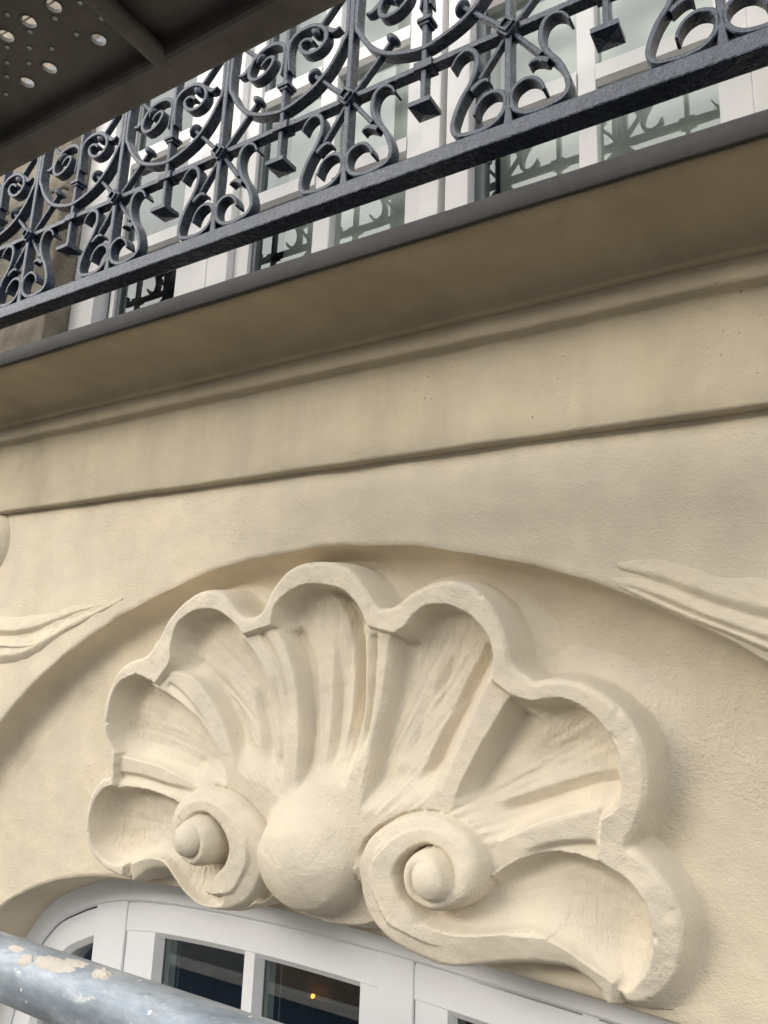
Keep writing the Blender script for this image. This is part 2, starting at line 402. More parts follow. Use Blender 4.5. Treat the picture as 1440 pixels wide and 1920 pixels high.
# --- outer edge of the rim's front face, left tip over the top to the right tip
rim_out_px = z5([(285, 880), (235, 860), (180, 830), (110, 770), (60, 690), (37, 600), (35, 480), (60, 360), (100, 280), (150, 222), (200, 186)]) \
    + z1([(203, 860), (205, 800), (200, 745), (165, 620), (155, 520), (170, 400), (205, 310), (250, 225), (310, 165), (370, 140), (430, 118), (480, 70), (500, 20)]) \
    + z2([(-30, 600), (10, 520), (50, 450), (100, 385), (170, 318), (250, 265), (330, 246), (390, 258), (450, 312), (500, 385), (550, 425), (620, 430), (680, 395), (715, 330), (740, 265), (800, 180), (860, 115), (940, 72), (1020, 58), (1110, 57)]) \
    + z3([(80, 65), (160, 92), (210, 130), (260, 190), (310, 262), (350, 330), (388, 372), (430, 372), (490, 360), (560, 310), (640, 250), (730, 210), (820, 188), (900, 186), (980, 210), (1060, 260), (1120, 322), (1170, 400), (1210, 480), (1240, 560), (1258, 640)]) \
    + z4([(365, 110), (382, 165), (440, 230), (500, 272), (548, 298), (610, 283), (700, 275), (800, 290), (900, 322), (1000, 380), (1080, 440), (1160, 520), (1220, 620), (1265, 720), (1285, 820), (1290, 930), (1280, 1060), (1250, 1160), (1210, 1270), (1148, 1400)]) \
    + z8([(850, 300), (930, 370), (1000, 450), (1060, 530), (1110, 610), (1145, 700), (1168, 800), (1170, 900), (1165, 1000), (1140, 1100), (1100, 1180), (1040, 1250), (970, 1300), (880, 1322), (800, 1308), (750, 1255)])
lipR_out_px = z8([(725, 1290), (700, 1335), (662, 1335), (640, 1300), (612, 1240), (560, 1180), (480, 1110), (400, 1066), (300, 1046), (150, 1038)]) \
    + z7([(1300, 1187), (1150, 1185), (1000, 1190), (850, 1205), (700, 1215), (560, 1195), (450, 1155), (350, 1105), (250, 1040), (180, 960)])
bulb_bot_px = z6([(840, 1222), (720, 1247), (600, 1242), (480, 1222), (380, 1178), (300, 1122), (230, 1062), (180, 1005)])
lipL_out_px = z6([(120, 1060), (20, 1100)]) + z5([(1030, 1118), (900, 1097), (820, 1072), (720, 992), (650, 902), (600, 845), (530, 832), (430, 848), (360, 888), (300, 925), (278, 930), (276, 880)])
def sm(px, hf=None, dh=0.0, n=5): return catmull(planh(px, hf, dh), n)
rim_out = sm(rim_out_px, n=4)
_n8 = 10                                   # first points belong to the tip, the rest run into the volute
def lip_plan(px): return np.vstack([planh([p], float(np.interp(i, [0, 8, 16], [.055, .066, .094])))  for i, p in enumerate(px)])
lipR = catmull(lip_plan(lipR_out_px), 5); bulbB = sm(bulb_bot_px, .085); lipL = sm(lipL_out_px, .078)
OUTL = np.vstack([rim_out, lipR, bulbB, lipL])
# --- inner edge of the rim per lobe and the rib edges
inA = z5([(222, 268), (165, 285), (110, 350), (75, 430), (65, 520), (75, 620), (100, 690), (150, 752), (220, 790), (300, 792)])
inB = z1([(240, 760), (192, 660), (180, 560), (187, 480), (212, 370), (262, 290), (330, 250), (390, 243), (440, 265), (500, 300)])
inC = z2([(20, 800), (60, 740), (74, 680), (76, 600), (95, 520), (130, 455), (190, 405), (260, 378), (330, 372), (400, 392), (460, 435), (510, 485), (556, 545)])
inD = z2([(745, 480), (755, 420), (770, 350), (810, 300), (870, 250), (960, 210), (1040, 204), (1110, 212), (1180, 225), (1240, 255), (1290, 300), (1330, 350), (1362, 420), (1385, 485)])
inE = z3([(500, 540), (570, 490), (620, 420), (690, 360), (770, 343), (850, 345), (920, 370), (1000, 410), (1060, 470), (1110, 530), (1145, 610), (1158, 700), (1150, 790), (1138, 845)])
inF = z4([(390, 385), (520, 420), (620, 408), (730, 405), (810, 430), (880, 470), (950, 530), (1010, 600), (1060, 680), (1100, 770), (1120, 880), (1120, 1000), (1090, 1100), (1050, 1160), (985, 1200)])
inG = z8([(600, 340), (680, 400), (760, 450), (830, 510), (890, 590), (930, 660), (955, 740), (970, 850), (960, 980), (930, 1090), (870, 1170), (800, 1232), (740, 1225), (690, 1192)])
ribAB_lo = z1([(222, 1000), (320, 985), (430, 995), (560, 1040), (680, 1092), (760, 1145)])
ribAB_hi = z1([(245, 772), (400, 795), (560, 840), (700, 910), (850, 1000)])
ribBC_lo = z1([(495, 298), (640, 370), (760, 480), (860, 570), (960, 720), (1010, 860), (1030, 990)])
ribBC_hi = z2([(20, 800), (150, 770), (250, 800), (340, 930), (420, 1060), (490, 1220), (540, 1380), (556, 1500)])
ribCD_lo = z2([(556, 545), (640, 620), (720, 740), (770, 900), (815, 1100), (850, 1300), (870, 1440)]) + z6([(360, 150), (355, 340)])
ribCD_hi = z2([(745, 480), (830, 520), (875, 620), (920, 740), (950, 880), (970, 1050), (985, 1200), (990, 1400)]) + z6([(440, 100), (450, 200), (425, 345)])
ribDE_lo = z3([(308, 488), (330, 620), (325, 800), (315, 1000), (300, 1200), (270, 1400)]) + z6([(790, 150), (740, 330)])
ribDE_hi = z3([(500, 545), (500, 700), (480, 900), (445, 1080), (405, 1250), (375, 1400)]) + z6([(900, 250), (840, 480)])
ribEF_lo = z3([(1138, 845), (1090, 1000), (990, 1180), (900, 1330), (830, 1440)]) + z4([(-120, 1000), (-180, 1130)])
ribEF_hi = z4([(390, 395), (350, 480), (250, 620), (180, 750), (100, 900), (20, 1080), (0, 1180)])
ribFG_hi = z4([(985, 1135), (800, 1148), (600, 1200), (440, 1285), (260, 1395), (200, 1460)])
ribFG_lo = z8([(600, 340), (520, 295), (440, 275), (330, 272), (200, 290), (100, 320), (0, 365)]) + z7([(980, 590), (900, 622)])
lipG_in = z7([(540, 895), (700, 950), (850, 968), (1000, 965), (1150, 960), (1250, 975), (1350, 1010)]) + z8([(0, 820), (150, 830), (260, 870), (380, 940), (470, 1020), (560, 1090), (640, 1150), (690, 1192)])
lipA_in = z5([(300, 792), (380, 762), (460, 744), (540, 757), (597, 797), (655, 880), (725, 968), (815, 1046), (900, 1072), (985, 1050), (1010, 900)])
HUBC = planh([(600, 1560)], .09)[0]

# ---- build heights
rr = np.hypot(GX.ravel()-HUBC[0], (GZ.ravel()-HUBC[1]))
RHO = np.clip(rr/.42, 0, 1.25)
# radius to rim differs by direction: normalise with distance to the outline
dO, _, _ = pdist(OUTL, .3, closed=True)
inO = inside(OUTL)
RHO = np.where(inO, rr/(rr+dO+1e-6), 1.0)
HR = h_rim(GZ.ravel())
# crest envelope: hub .10 -> dip .07 -> under the rim HR-.018
crest = .100*(1-sstep(.05, .75, RHO))+(HR-.014)*sstep(.05, .75, RHO)
Hh = crest.copy()
circ = lambda t: np.sqrt(np.clip(1-(1-np.clip(t, 0, 1))**2, 0, 1))
def thin(px, dmin=26):                      # drop points that crowd the one before, so splices between traced pieces stay smooth
    out = [px[0]]
    for p in px[1:]:
        if math.hypot(p[0]-out[-1][0], p[1]-out[-1][1]) >= dmin: out.append(p)
    return out
def cr(px, dh):
    P = np.array(thin(px), float)
    for _ in range(2):
        if len(P) > 3: P[1:-1] = P[1:-1]*.6+(P[:-2]+P[2:])*.2
    return catmull(planh([tuple(p) for p in P], None, dh), 6)
def lobe(rim_px, lo_px, hi_px, wl, wh, wr, dmax, dmin=.010, close=None, pw=1.4):
    """concave flute between rib edge lo, rim inner edge and rib edge hi"""
    lo, hi = cr(lo_px, -.022), cr(hi_px, -.022); rim = sm(rim_px, None, 0)
    poly = np.vstack([rim, hi, lo[::-1]]) if close is None else np.vstack([rim, hi, close, lo[::-1]])
    m = inside(poly)
    dl, _, _ = pdist(lo, .2); dh_, _, _ = pdist(hi, .2); dr, _, _ = pdist(rim, .3)
    sc = np.clip(.25+RHO*.9, .2, 1); dcl, _, _ = pdist(np.array([hi[-1], lo[-1]]), .2)
    g = circ(dl/(wl*sc))*circ(dh_/(wh*sc))*circ(dr/wr)
    dep = (dmin+(dmax-dmin)*np.clip(RHO, 0, 1)**pw)*sstep(.10, .34, RHO)*sstep(0, .060, dcl)
    return m, g*dep, (dl, dh_, dr), poly
labels = np.zeros(len(PXY), int)           # 0 rim/ribs, 1..7 lobes, 8/9 volutes, 10 bulb
specs = [(inB, ribAB_hi, ribBC_lo, .05, .035, .045, .054), (inC, ribBC_hi, ribCD_lo, .03, .075, .045, .055),
         (inD, ribCD_hi, ribDE_lo, .028, .06, .055, .056), (inE, ribDE_hi, ribEF_lo, .04, .07, .055, .055),
         (inF, ribEF_hi, ribFG_hi, .035, .09, .05, .053)]
comb = np.zeros(len(PXY))
for k, (ri, lo, hi, wl, wh, wr, dm) in enumerate(specs):
    m, dep, ds, poly = lobe(ri, lo, hi, wl, wh, wr, dm)
    Hh[m] = (crest-dep)[m]; labels[m] = k+2
    comb[m] = np.clip((dep[m]-.03)/.02, 0, 1)*np.clip(1.6-ds[2][m]/.07, 0, 1)
# lobes A and G: deep below the overhanging rib, running out softly onto the lower lip
for rim_px, up_px, lip_px, idx in ((inA, ribAB_lo, lipA_in, 1), (inG, ribFG_lo, lipG_in, 7)):
    up, lip = cr(up_px, -.015), catmull(planh(lip_px, .082), 5); rim = sm(rim_px)
    if idx == 1: poly = np.vstack([rim, lip, up[::-1]])
    else: poly = np.vstack([up[::-1], rim, lip[::-1]])
    m = inside(poly); du, _, _ = pdist(up, .25); dl, _, _ = pdist(lip, .25); dr, _, _ = pdist(rim, .3)
    lipx = sstep(.52, .26, np.abs(PXY[:, 0]-X0)); base = HR-.006+np.clip(.094-HR, 0, .1)*lipx
    dep = .053*circ(du/.024)*circ(dl/.085)*circ(dr/.055)
    Hh[m] = (base-dep)[m]; labels[m] = idx
    comb[m] = np.clip((dep[m]-.02)/.02, 0, 1)*(1 if idx == 1 else .35)
# the rib tops roll off towards the flute they overhang
for px, side, wd, dp in ((ribCD_hi, 1, .022, .012), (ribBC_hi, 1, .03, .010), (ribDE_hi, 1, .02, .010), (ribEF_hi, 1, .03, .008), (ribAB_lo, -1, .03, .006), (ribFG_lo, 1, .03, .006)):
    pass
# saw-tooth furrows: crisp crest line, shaded slope, running out
def furrow(px, side, depth, width, dh=-.03, taper=(.04, .25)):
    ln = cr(px, dh); d, sd, t = pdist(ln, width*2.6); s = d*sd*side
    prof_ = np.where(s >= 0, np.where(s < width*.75, s/(width*.75), np.clip(1-(s-width*.75)/(width*1.6), 0, 1)**1.3), 0)
    fade = sstep(0, taper[0], t)*(1-sstep(1-taper[1], 1, t))
    ok = (d < width*2.5) & (t > 0.0005) & (t < .9995) & inO
    Hh[ok] -= (depth*prof_*fade)[ok]
def ridge(px, height, width, dh=-.03, taper=(.05, .25)):
    ln = cr(px, dh); d, sd, t = pdist(ln, width*3)
    fade = sstep(0, taper[0], t)*(1-sstep(1-taper[1], 1, t)); ok = (d < width*3) & inO
    Hh[ok] += (height*np.exp(-(d/width)**2)*fade)[ok]
# going from rim to hub, the shaded slope lies on the right (photo) => -1 when travelling down
furrow(z2([(1090, 222), (1180, 310), (1230, 430), (1262, 600), (1285, 800), (1282, 1000), (1272, 1300)]) + z6([(720, 30), (690, 180)]), 1, 0.0232, 0.0209)
furrow(z2([(1105, 520), (1118, 640), (1132, 800), (1150, 1000), (1145, 1200), (1140, 1420)]) + z6([(590, 60), (585, 230)]), 1, 0.0174, 0.0190, taper=(.45, .25))
furrow(z2([(830, 520), (890, 640), (930, 760), (955, 900), (975, 1100), (988, 1300)]) + z6([(440, 40), (445, 170), (425, 340)]), 1, 0.0203, 0.0152)
furrow(z2([(690, 535), (760, 640), (815, 745), (850, 860), (890, 1010), (925, 1200)]), 1, 0.0087, 0.0076, taper=(.05, .4))
furrow(z2([(560, 880), (610, 1010), (650, 1160), (690, 1330)]) + z6([(140, 0), (170, 160)]), 1, 0.0145, 0.0209, taper=(.35, .25))
furrow(z2([(740, 760), (780, 950), (810, 1150), (830, 1400)]) + z6([(270, 60), (262, 200)]), 1, 0.0101, 0.0171, taper=(.35, .25))
furrow(z2([(250, 800), (340, 925), (420, 1055), (490, 1215), (545, 1400)]), 1, 0.0174, 0.0190, taper=(.35, .25))
furrow(z1([(640, 275), (740, 340), (830, 440), (910, 590)]), -1, 0.0072, 0.0076)
furrow(z1([(290, 880), (400, 880), (500, 912), (600, 958), (740, 985), (860, 1000)]), -1, 0.0101, 0.0114)
furrow(z3([(1090, 560), (1000, 740), (900, 930), (820, 1130), (700, 1440)]) + z6([(1170, 300)]), 1, 0.0217, 0.0228)
furrow(z3([(800, 640), (735, 900), (690, 1100)]), 1, 0.0087, 0.0238, taper=(.3, .4))
furrow(z3([(425, 530), (442, 620), (425, 800), (405, 1000), (372, 1250), (340, 1400)]), -1, 0.0145, 0.0095)
furrow(z3([(495, 545), (485, 700), (460, 880), (425, 1080), (390, 1250), (365, 1400)]) + z6([(900, 140), (850, 400)]), 1, 0.0174, 0.0209)
furrow(z3([(300, 500), (300, 700), (295, 900), (275, 1200)]), -1, 0.0087, 0.0133, taper=(.1, .3))
furrow(z3([(650, 980), (600, 1200), (560, 1400)]), 1, 0.0058, 0.0190, taper=(.3, .4))
furrow(z4([(390, 400), (350, 480), (250, 620), (180, 750), (100, 900), (20, 1080)]), 1, 0.0174, 0.0285)
furrow(z4([(1115, 870), (960, 880), (780, 930), (600, 1000), (400, 1060), (180, 1125)]), 1, 0.0188, 0.0228)
furrow(z4([(880, 570), (700, 640), (520, 740), (360, 860)]), 1, 0.0072, 0.0333, taper=(.3, .4))
furrow(z4([(1050, 760), (800, 760), (560, 830), (350, 950)]), -1, 0.0072, 0.0285, taper=(.3, .4))
furrow(z4([(940, 1135), (800, 1148), (600, 1200), (440, 1285), (300, 1370)]), -1, 0.0087, 0.0133, taper=(.08, .3))
furrow(z4([(980, 1335), (850, 1325), (700, 1340), (560, 1380), (440, 1420)]), 1, 0.0130, 0.0133, taper=(.02, .4))
furrow(z8([(420, 440), (600, 480), (760, 570), (870, 700)]), 1, 0.0058, 0.0190, taper=(.4, .4))
# fine striations left by the modelling tool, running along the flutes
_hc = planh([(610, 1640)], .08)[0]
_th = np.arctan2(PXY[:, 1]-_hc[1], PXY[:, 0]-_hc[0]); _rd = np.hypot(PXY[:, 0]-_hc[0], PXY[:, 1]-_hc[1])
_bend = (_rd-.25)*1.1*np.sign(PXY[:, 0]-X0)*np.clip((X0-PXY[:, 0])/.25, 0, 1)
stri = .0012*(1-2*np.abs(fbm(_th+_bend*.5, _rd*.08, 22, 71, 2)))+.0010*fbm(_th+_bend*.5, _rd*.15, 60, 72, 2)
mS = (labels >= 2) & (labels <= 6)
Hh = np.where(mS, Hh+stri*sstep(.15, .4, RHO), Hh)
for idx, px_ in ((1, (360, 1560)), (7, (800, 1700))):
    c_ = planh([px_], .07)[0]; t_ = np.arctan2(PXY[:, 1]-c_[1], PXY[:, 0]-c_[0]); r_ = np.hypot(PXY[:, 0]-c_[0], PXY[:, 1]-c_[1])
    Hh = np.where(labels == idx, Hh+.0011*fbm(t_, r_*.2, 16, 73, 3), Hh)
# rim body: everything between lobes and outline near the edge stands at rim height
inner_all = [sm(p) for p in (inA, inB, inC, inD, inE, inF, inG)]
dRimIn = np.full(len(PXY), 9.0)
for p in inner_all:
    d, _, _ = pdist(p, .09); dRimIn = np.minimum(dRimIn, d)
dRo, _, _ = pdist(rim_out, .12)
# rim band polygon: outer edge forward, inner edges (with straight cusps) back
band = np.vstack([rim_out] + [p for p in (sm(inG)[::-1], sm(inF)[::-1], sm(inE)[::-1], sm(inD)[::-1], sm(inC)[::-1], sm(inB)[::-1], sm(inA))])
mB = inside(band) & inO
bev_o = np.clip(1-dRo/.006, 0, 1)**2*.004
bev_i = np.clip(1-dRimIn/.004, 0, 1)**2*.003
right_t = sstep(X0+.25, X0+.6, PXY[:, 0])*sstep(CZ+.05, CZ-.30, PXY[:, 1])
tilt = np.clip(1-dRo/.06, 0, 1)*.014*right_t
chip = .0045*np.clip(fbm(PXY[:, 0], PXY[:, 1], 60, 43, 2)-.55, 0, 1)*np.clip(1-np.minimum(dRo, dRimIn)/.010, 0, 1)
hB = HR-bev_o-bev_i-tilt-chip*3+.0015*fbm(PXY[:, 0], PXY[:, 1], 26, 41, 2)
Hh = np.where(mB, hB, Hh); labels[mB] = 0
# lower lips (bands that sweep from the tips into the volutes)
for out_px, in_px, right in ((lipR_out_px, lipG_in, True), (lipL_out_px, lipA_in, False)):
    lo, li = (lipR if right else lipL), catmull(planh(in_px, .082), 5)
    if right: poly = np.vstack([lo, li])
    else: poly = np.vstack([lo, li])
    m = inside(poly) & inO; do, _, _ = pdist(lo, .12); di, _, _ = pdist(li, .12)
    f = di/(di+do+1e-6)
    lipx = sstep(.52, .26, np.abs(PXY[:, 0]-X0)); top = HR-.002+np.clip(.098-HR, 0, .1)*lipx
    hh = top-(.008+.010*lipx)*f**1.15-np.clip(1-do/.007, 0, 1)**2*.006
    Hh = np.where(m, hh, Hh); labels[m] = 9 if right else 8
# volutes: a spiral band that winds in to a knob, mirrored about the axis
VO = [(700, 1215), (420, 1145), (190, 970), (70, 790), (35, 590), (65, 430), (170, 305), (330, 195), (520, 160), (700, 205), (840, 312), (898, 440), (900, 580), (860, 690), (770, 775), (640, 828), (540, 800), (450, 720), (410, 590), (425, 480), (500, 405), (590, 392), (670, 440), (712, 520)]
VI = [(700, 950), (560, 900), (455, 830), (385, 745), (350, 600), (362, 520), (400, 455), (480, 398), (570, 378), (650, 415), (705, 490), (722, 560), (718, 610), (690, 655), (640, 692), (580, 695), (545, 672), (530, 640), (530, 600), (545, 555), (580, 530), (620, 535), (645, 565), (648, 600)]
vo, vi = planh(z7(VO), .10), planh(z7(VI), .10)
vc = catmull((vo+vi)/2, 6); vw = np.interp(np.linspace(0, len(vo)-1, len(vc)), np.arange(len(vo)), np.linalg.norm(vo-vi, axis=1)/2)
vh = np.interp(np.linspace(0, 1, len(vc)), [0, .05, .14, .25, .45, .6, .75, 1], [.090, .094, .099, .104, .112, .118, .130, .142])
core_c = planh(z7([(600, 600)]), .11)[0]
for side, lab in ((1, 9), (-1, 8)):
    mir = lambda P: P if side == 1 else np.stack([2*X0-P[:, 0], P[:, 1]], 1)
    vcm = mir(vc); ccm = mir(core_c[None])[0]
    if side == -1: vcm = vcm+np.array([0, -.004]); ccm = ccm+np.array([0, -.004])
    near = np.where(np.hypot(PXY[:, 0]-ccm[0], PXY[:, 1]-ccm[1]) < .24)[0]; Q = PXY[near]
    best = np.full(len(Q), -9.0); bq = np.full(len(Q), 9.); bf = np.ones(len(Q))
    # hollow behind the inner whorl
    rc = np.hypot(Q[:, 0]-ccm[0], Q[:, 1]-ccm[1])
    for i in range(len(vcm)-1):
        a, e = vcm[i], vcm[i+1]-vcm[i]; r = Q-a; t = np.clip((r@e)/(e@e), 0, 1)
        w = vw[i]+(vw[i+1]-vw[i])*t; d = np.hypot(r[:, 0]-t*e[0], r[:, 1]-t*e[1]); q = d/w
        fi = i/len(vcm); sgn = np.sign(e[0]*r[:, 1]-e[1]*r[:, 0])*side; sq = q*sgn      # + towards the inner edge? (travel is clockwise)
        flat = np.clip((.62-fi)/.25, 0, 1)
        hh = vh[i]+(vh[i+1]-vh[i])*t-(.006*q*q+.024*np.clip((q-.72)/.28, 0, 1)**2-.008*np.clip(-sq, -1, 1)*1.0)*flat-(.034*np.clip(q, 0, 1)**2.6)*(1-flat)
        hh = np.where(q <= 1.0, hh, -9); u = hh > best; best[u] = hh[u]; bq[u] = q[u]; bf[u] = fi
    hp = mir(np.vstack([vi[1:9], vo[21:14:-1]])); hmask = inside(hp)[near]
    cur = Hh[near].copy(); lb = labels[near].copy()
    cur = np.where(hmask, np.minimum(cur, .058), cur)
    m = best > 0
    wv = sstep(.015, .085, bf)
    cur = np.where(m, cur*(1-wv)+best*wv, cur); lb = np.where(m, lab, lb)
    # knob
    kn = np.clip(1-(rc/.030)**2, 0, 1); cur = np.where(rc < .030, np.maximum(cur, .128+.022*np.sqrt(kn)), cur)
    Hh[near] = cur; labels[near] = lb
# bulb (drop) between the volutes
bx, bz = X0-.010, planh([(590, 1615)], .10)[0][1]
ax, az_up, az_dn = .122, .145, bz-planh([(640, 1746)], .085)[0][1]
dz = PXY[:, 1]-bz; az_ = np.where(dz > 0, az_up, az_dn); up_ = np.clip(dz/az_up, 0, 1)
axx = ax*(1-.14*up_)
q2 = ((PXY[:, 0]-bx)/axx)**2+(dz/az_)**2
hb = .035+.108*np.clip(1-q2, 0, 1)**(.45+.5*up_)
hb = np.where(q2 < 1, hb+.003*fbm(PXY[:, 0], PXY[:, 1], 13, 51, 2), -1)
k_ = .034                                   # smooth union with the ribs above
hcur = np.where((labels >= 8), np.minimum(Hh, Hh), Hh)
tt_ = np.clip(.5+.5*(hb-hcur)/k_, 0, 1); un = hcur*(1-tt_)+hb*tt_+k_*tt_*(1-tt_)
mb = (q2 < 1)
isv = labels >= 8
k2_ = .010; t2_ = np.clip(.5+.5*(hb-hcur)/k2_, 0, 1); un2 = hcur*(1-t2_)+hb*t2_
fe = sstep(0, .45, 1-q2)
Hh = np.where(mb, np.where(isv, np.maximum(hcur, hb), hcur*(1-fe)+un*fe), Hh)
labels = np.where(mb & (hb > hcur-.004), 10, labels)
# relax the small steps left by the separate carving passes
Hg = Hh.reshape(NZ, NX)
def blur(a):
    p = np.pad(a, 1, mode='edge')
    a = (p[:-2, 1:-1]+2*p[1:-1, 1:-1]+p[2:, 1:-1])/4; p = np.pad(a, 1, mode='edge')
    return (p[1:-1, :-2]+2*p[1:-1, 1:-1]+p[1:-1, 2:])/4
inOg = inO.reshape(NZ, NX)
# outside the outline: sloping flank down to the field (short and steep over the opening)
ids_ = np.where(inO)[0]
dOut = np.maximum(dO.reshape(NZ, NX)-.0035*sstep(CZ-.34, CZ-.28, GZ), 0)
# edge height carried outward along the outline
Ol = np.vstack([OUTL, OUTL[:1]])
HRg = HR
dLR, _, _ = pdist(lipR, .12); dLL, _, _ = pdist(lipL, .12); dBB, _, _ = pdist(bulbB, .12)
lipx = sstep(.52, .26, np.abs(PXY[:, 0]-X0))
eh = np.stack([HR-.005-.014*right_t, HR-.014-.010*lipx+np.clip(.098-HR, 0, .1)*lipx, HR-.014-.010*lipx+np.clip(.098-HR, 0, .1)*lipx, HR*0+.036], 1)
wgt = 1/(np.stack([dRo, dLR, dLL, dBB], 1)+.002)**4
edge_h = ((eh*wgt).sum(1)/wgt.sum(1)).reshape(NZ, NX)
op_z = np.interp(GX[0], OPc[:, 0]+X0, OPc[:, 1]+CZ)[None, :]
over = GZ < op_z+.012
ws = np.where(GX > X0, .028, .034)
tS = np.clip(dOut/ws, 0, 1)
fil = .032*np.clip(1-dOut/.085, 0, 1)**3*np.clip((GZ-(CZ-.20))/.2, 0, 1)-.0025
ste = edge_h-dOut/.0105*(edge_h-.02)
kf_ = .012; tf_ = np.clip(.5+.5*(ste-fil)/kf_, 0, 1); flank = fil*(1-tf_)+ste*tf_+kf_*tf_*(1-tf_)*(dOut < .05)
flank_over = edge_h-np.minimum(dOut/.0095, 1)**2*.13-dOut*6
flank = np.where(over, np.minimum(flank, flank_over), flank)
Hg = np.where(inOg, Hg, flank)
Hg = blur(Hg)
# hand-modelled unevenness
Hg = Hg+np.where(inOg, 1, .2)*(.0016*fbm(GX, GZ, 12, 61, 3)+.0007*fbm(GX, GZ, 55, 62, 2))
keep_v = (Hg > -.004) | (inOg)
keep_v |= over & (dOut < .016)
fq = grid_faces(NZ, NX)
kf = keep_v.ravel()[fq].all(1)
fq = fq[kf]
YG = FY-Hg
# analytic normals on the whole grid so the parts meet without a shading seam
gzv, gxv = np.gradient(YG, RES)
NV = np.stack([gxv, -np.ones_like(gxv), gzv], -1).reshape(-1, 3); NV /= np.linalg.norm(NV, axis=1, keepdims=True)
VV = np.stack([GX.ravel(), YG.ravel(), GZ.ravel()], 1)
shell = thing('shell_ornament', 'large cream plaster scallop shell relief with two volutes above the arched window', 'shell ornament', (X0, FY, CZ-.4))
lab_f = np.array(labels)[fq]; lab_f = np.sort(lab_f, axis=1)[:, 1]
names = {0: 'rim', 1: 'lobe', 2: 'lobe', 3: 'lobe', 4: 'lobe', 5: 'lobe', 6: 'lobe', 7: 'lobe', 8: 'volute', 9: 'volute', 10: 'boss'}
skirt_edges = {}
ed = np.concatenate([fq[:, [0, 1]], fq[:, [1, 2]], fq[:, [2, 3]], fq[:, [3, 0]]])
es = np.sort(ed, axis=1); key = es[:, 0].astype(np.int64)*(NX*NZ)+es[:, 1]
uq, inv, cnt = np.unique(key, return_inverse=True, return_counts=True)
bed = ed[cnt[inv] == 1]
def shell_part(name, faces, extra=None):
    used = np.unique(faces); remap = np.full(NX*NZ, -1); remap[used] = np.arange(len(used))
    vs = VV[used]; me = bpy.data.meshes.new(name)
    f2 = remap[faces]
    me.from_pydata(vs.tolist(), [], f2[:, ::1].tolist()); me.update()
    me.polygons.foreach_set('use_smooth', np.ones(len(me.polygons), bool))
    a = me.attributes.new('comb', 'FLOAT', 'POINT'); a.data.foreach_set('value', comb[used].astype(np.float32))
    me.normals_split_custom_set_from_vertices(NV[used].tolist())
    me.materials.append(M_SHELL); o = bpy.data.objects.new(name, me); C.objects.link(o); o.parent = shell
    o.matrix_parent_inverse = Matrix.Translation((-X0, -FY, -(CZ-.4)))
    return o
for lb in range(11):
    f = fq[lab_f == lb]
    if len(f): shell_part(names[lb], f)
# back skirt closes the relief against the masonry
bv = np.unique(bed); rm = {int(v): i for i, v in enumerate(bv)}
sv = np.concatenate([VV[bv], VV[bv]*[1, 0, 1]+[0, FY+.10, 0]]); nb = len(bv)
sf = [(rm[int(b)], rm[int(a)], rm[int(a)]+nb, rm[int(b)]+nb) for a, b in bed]
o = mesh_obj('backing', sv, sf, M_SHELL, shell); o.matrix_parent_inverse = Matrix.Translation((-X0, -FY, -(CZ-.4)))
#PART2
# ------------------------------------------------------------------ carved foliage on the spandrel
def relief(name, label, cat, box_, strands, boss=None, res=.0022, bg_y=0.0):
    x0, x1, z0, z1 = box_; gx_ = np.arange(x0, x1, res); gz_ = np.arange(z0, z1, res); X, Z = np.meshgrid(gx_, gz_)
    H = np.full(X.shape, -.006); P = np.stack([X.ravel(), Z.ravel()], 1)
    for px, hw, ht, asym in strands:
        c = catmull(plan(px, bg_y-.008), 8); n = len(c); w = np.interp(np.linspace(0, len(hw)-1, n), np.arange(len(hw)), hw); best = np.full(len(P), -.006)
        for i in range(n-1):
            a, e = c[i], c[i+1]-c[i]; r = P-a; t = np.clip((r@e)/(e@e), 0, 1); d = np.hypot(r[:, 0]-t*e[0], r[:, 1]-t*e[1])
            sd_ = np.sign(e[0]*r[:, 1]-e[1]*r[:, 0]); q = d/(w[i]+(w[i+1]-w[i])*t); fade = ht*min(1, .06+1.3*i/n)
            q = np.where(sd_*asym > 0, q, q/.42); q = np.clip(q, 0, 1.6); h = fade*(1-q**1.25)
            best = np.maximum(best, np.where(q < 1.5, h, -.006))
        H = np.maximum(H, best.reshape(X.shape))
    if boss:
        (cx, cz), r0, wd, ht = boss; d = np.abs(np.hypot(X-cx, Z-cz)-r0); H = np.maximum(H, ht*(1-(d/wd)**2)); d2 = np.hypot(X-cx, Z-cz); H = np.maximum(H, ht*1.2*(1-(d2/(r0*.45))**2))
    H = np.maximum(H, -.006)+.0012*fbm(X, Z, 40, 77, 3)*(H > 0)
    f = grid_faces(len(gz_), len(gx_)); f = f[(H.ravel()[f] > -.0059).any(1)]
    us = np.unique(f); rmap = np.full(X.size, -1); rmap[us] = np.arange(len(us))
    V = np.stack([X.ravel(), bg_y-H.ravel(), Z.ravel()], 1)[us]
    o = mesh_obj(name, V, rmap[f], M_WALL); return tag(o, label, cat)
zl = lambda l: zp((0, 950), 2, l)
zq = lambda l: zp((1040, 1000), 3.6, l)
relief('leaf_relief', 'curling plaster leaf carved on the wall left of the arch', 'wall relief', (-2.6, -1.3, CZ-.05, CZ+.30),
       [(zl([(395, 364), (300, 384), (200, 420), (100, 455), (0, 462), (-160, 440), (-300, 380)]), [.006, .014, .022, .030, .034, .034, .034], .014, -1),
        (zl([(445, 346), (340, 402), (260, 445), (180, 494), (90, 545), (0, 558), (-160, 560), (-300, 520)]), [.005, .012, .02, .03, .04, .050, .050, .050], .017, -1),
        (zl([(380, 385), (240, 462), (120, 520), (0, 522), (-150, 510)]), [.005, .009, .012, .013, .013], .019, -1)])
